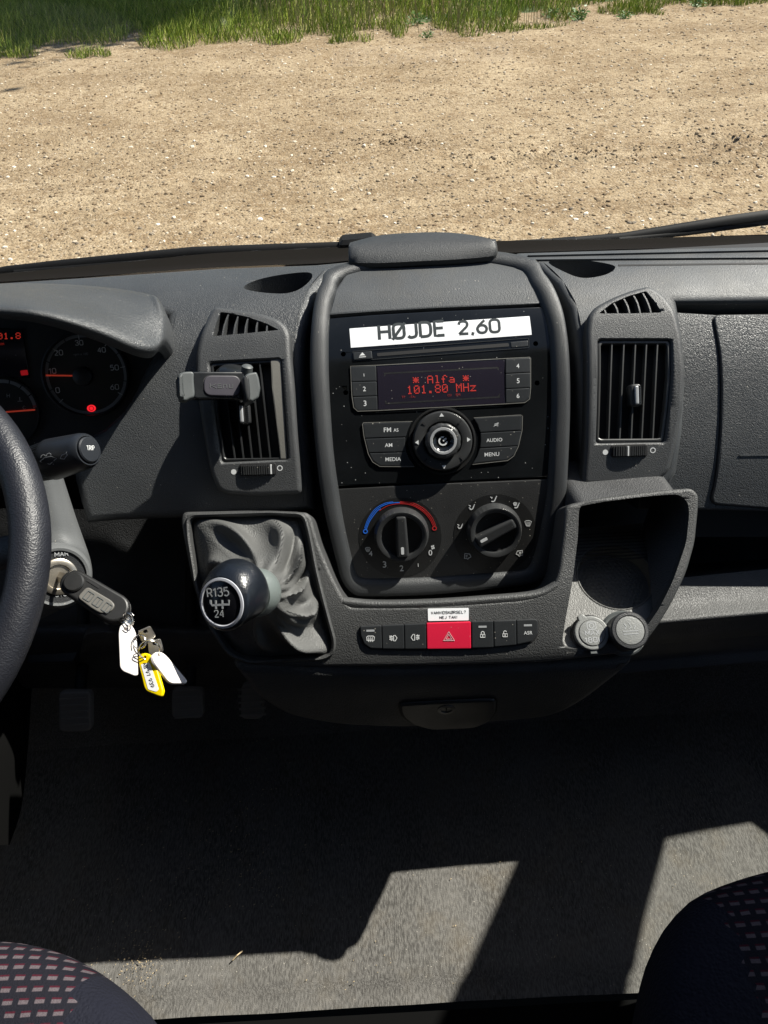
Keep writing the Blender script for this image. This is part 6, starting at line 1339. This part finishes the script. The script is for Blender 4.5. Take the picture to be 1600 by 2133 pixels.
# seed stems
GV = []; GF = []
for _ in range(240):
    px_ = random.choice([random.gauss(600, 60), random.gauss(760, 60), random.uniform(480, 1250), random.gauss(950, 40)]); p = PZ(px_, 60+random.uniform(-20, 12), GZ); x = p.x; y = max(p.y, edgeY(x)+.1)
    h = random.uniform(.22, .55); az = random.random()*6.28; le = h*random.uniform(.02, .25); z = gz(x, y); b0 = len(GV); w_ = .0028
    dx, dy = math.cos(az)*le, math.sin(az)*le
    for k in range(5):
        t = k/4; ww = w_*(1-.4*t)
        GV += [(x+dx*t*t-ww, y+dy*t*t, z+h*t), (x+dx*t*t+ww, y+dy*t*t, z+h*t)]
    for k in range(4): GF.append((b0+2*k, b0+2*k+1, b0+2*k+3, b0+2*k+2))
    b1 = len(GV); hx, hy, hz = x+dx, y+dy, z+h; rr_ = random.uniform(.006, .011); L_ = random.choice([.02, .05])
    for zz_, r_ in ((-L_*.5, .3), (0, 1), (L_*.5, .35)):
        for k in range(5): GV.append((hx+rr_*r_*math.cos(k*1.257), hy+rr_*r_*math.sin(k*1.257), hz+zz_))
    for q in (0, 5):
        for k in range(5): GF.append((b1+q+k, b1+q+(k+1) % 5, b1+q+5+(k+1) % 5, b1+q+5+k))
me = bpy.data.meshes.new('seed_stems'); me.from_pydata(GV, [], GF); me.materials.append(M['drygrass']); o = bpy.data.objects.new('seed_stems', me); COL.objects.link(o); o['kind'] = 'stuff'; o['label'] = 'thin dry seed stems standing in the grass verge'; o['category'] = 'stems'
# leafy weeds at the edge of the gravel
M['weed'] = smat('weed_leaves', [(.05, .11, .02), (.10, .18, .035), (.07, .15, .03)], .5)
for px_, py_, sz, lab in ((870, 52, .16, 'dark leafy weed at the gravel edge right of the tall stems'), (1205, 44, .18, 'broad leafy weed standing alone on the gravel edge'), (1150, 38, .12, 'small weed just left of the broad leafy one'), (1300, 40, .12, 'low weed on the gravel right of the broad leafy one'), (1450, 16, .15, 'weed furthest right along the top edge'), (890, 80, .10, 'low dark weed on bare gravel in front of the grass')):
    p = PZ(px_, py_, GZ); b = MB(); V = []; F = []
    for _ in range(90):
        az = random.random()*6.28; el = random.uniform(.2, 1.4); rr_ = sz*random.uniform(.15, 1); c = p+Vector((math.cos(az)*math.cos(el)*rr_, math.sin(az)*math.cos(el)*rr_, math.sin(el)*rr_*.9)); d = Vector((math.cos(az), math.sin(az), random.uniform(-.3, .6))).normalized(); s_ = d.orthogonal().normalized(); l_ = sz*random.uniform(.15, .3); b0 = len(V)
        V += [c-d*l_*.5, c+s_*l_*.25, c+d*l_*.6, c-s_*l_*.25]; F.append((b0, b0+1, b0+2, b0+3))
    b.add(V, F, M['weed'])
    for k in range(5): az = k*1.3; b.tube([p, p+Vector((math.cos(az)*sz*.5, math.sin(az)*sz*.5, sz*.7))], .003, M['weed'], 5)
    tagm(b.build('weed', weld=0), lab, 'weed', 'leafy weeds along the gravel edge')
# trees beyond the verge, above the frame: their crowns shade the grass
M['bark'] = mat('tree_bark', (.12, .09, .06), .9, mottle=.4)
def tree(x, y, h, r, lab, n=2600):
    t = thing('tree', lab, 'tree', (x, y, GZ), 'trees beyond the verge'); b = MB(); b.tube([Vector((x, y, GZ)), Vector((x+.1, y, GZ+h*.4)), Vector((x-.1, y+.1, GZ+h*.85))], [.20, .14, .05], M['bark'], 10)
    for k in range(7): a = k*.9; b.tube([Vector((x, y, GZ+h*(.4+.05*k))), Vector((x+math.cos(a)*r*.7, y+math.sin(a)*r*.7, GZ+h*(.55+.05*k)))], [.06, .02], M['bark'], 6)
    b.build('trunk', t); V = []; F = []
    cl = [(Vector((x, y, GZ+h*.75))+Vector((random.gauss(0, 1), random.gauss(0, 1), random.gauss(0, .7)))*r*.55, random.uniform(.3, .7)*r*.6) for _ in range(26)]
    for _ in range(n):
        c, cr = random.choice(cl); p = c+Vector((random.gauss(0, 1), random.gauss(0, 1), random.gauss(0, 1)))*cr*.5; a = Vector((random.gauss(0, 1), random.gauss(0, 1), random.gauss(0, 1))).normalized(); q = a.orthogonal().normalized(); s_ = random.uniform(.06, .16); b0 = len(V)
        V += [p-a*s_, p+q*s_*.6, p+a*s_, p-q*s_*.6]; F.append((b0, b0+1, b0+2, b0+3))
    b = MB(); b.add(V, F, M['weed']); b.build('crown', t, weld=0)
TA, TB = PZ(90, 25, GZ), PZ(360, 2, GZ)
tree(TA.x+.778*7.4, TA.y-.55+.314*7.4, 9.9, 2.5, 'leafy tree beyond the verge, middle one of the three', 5200)
tree(TA.x-1.9+.778*7.4, TA.y-.4+.314*7.4, 9.9, 2.4, 'broad leafy tree beyond the verge, furthest left of the three', 5200)
tree(TB.x+.778*7.4, TB.y-.1+.314*7.4, 9.9, 2.2, 'slimmer leafy tree beyond the verge, furthest right of the three', 4200)
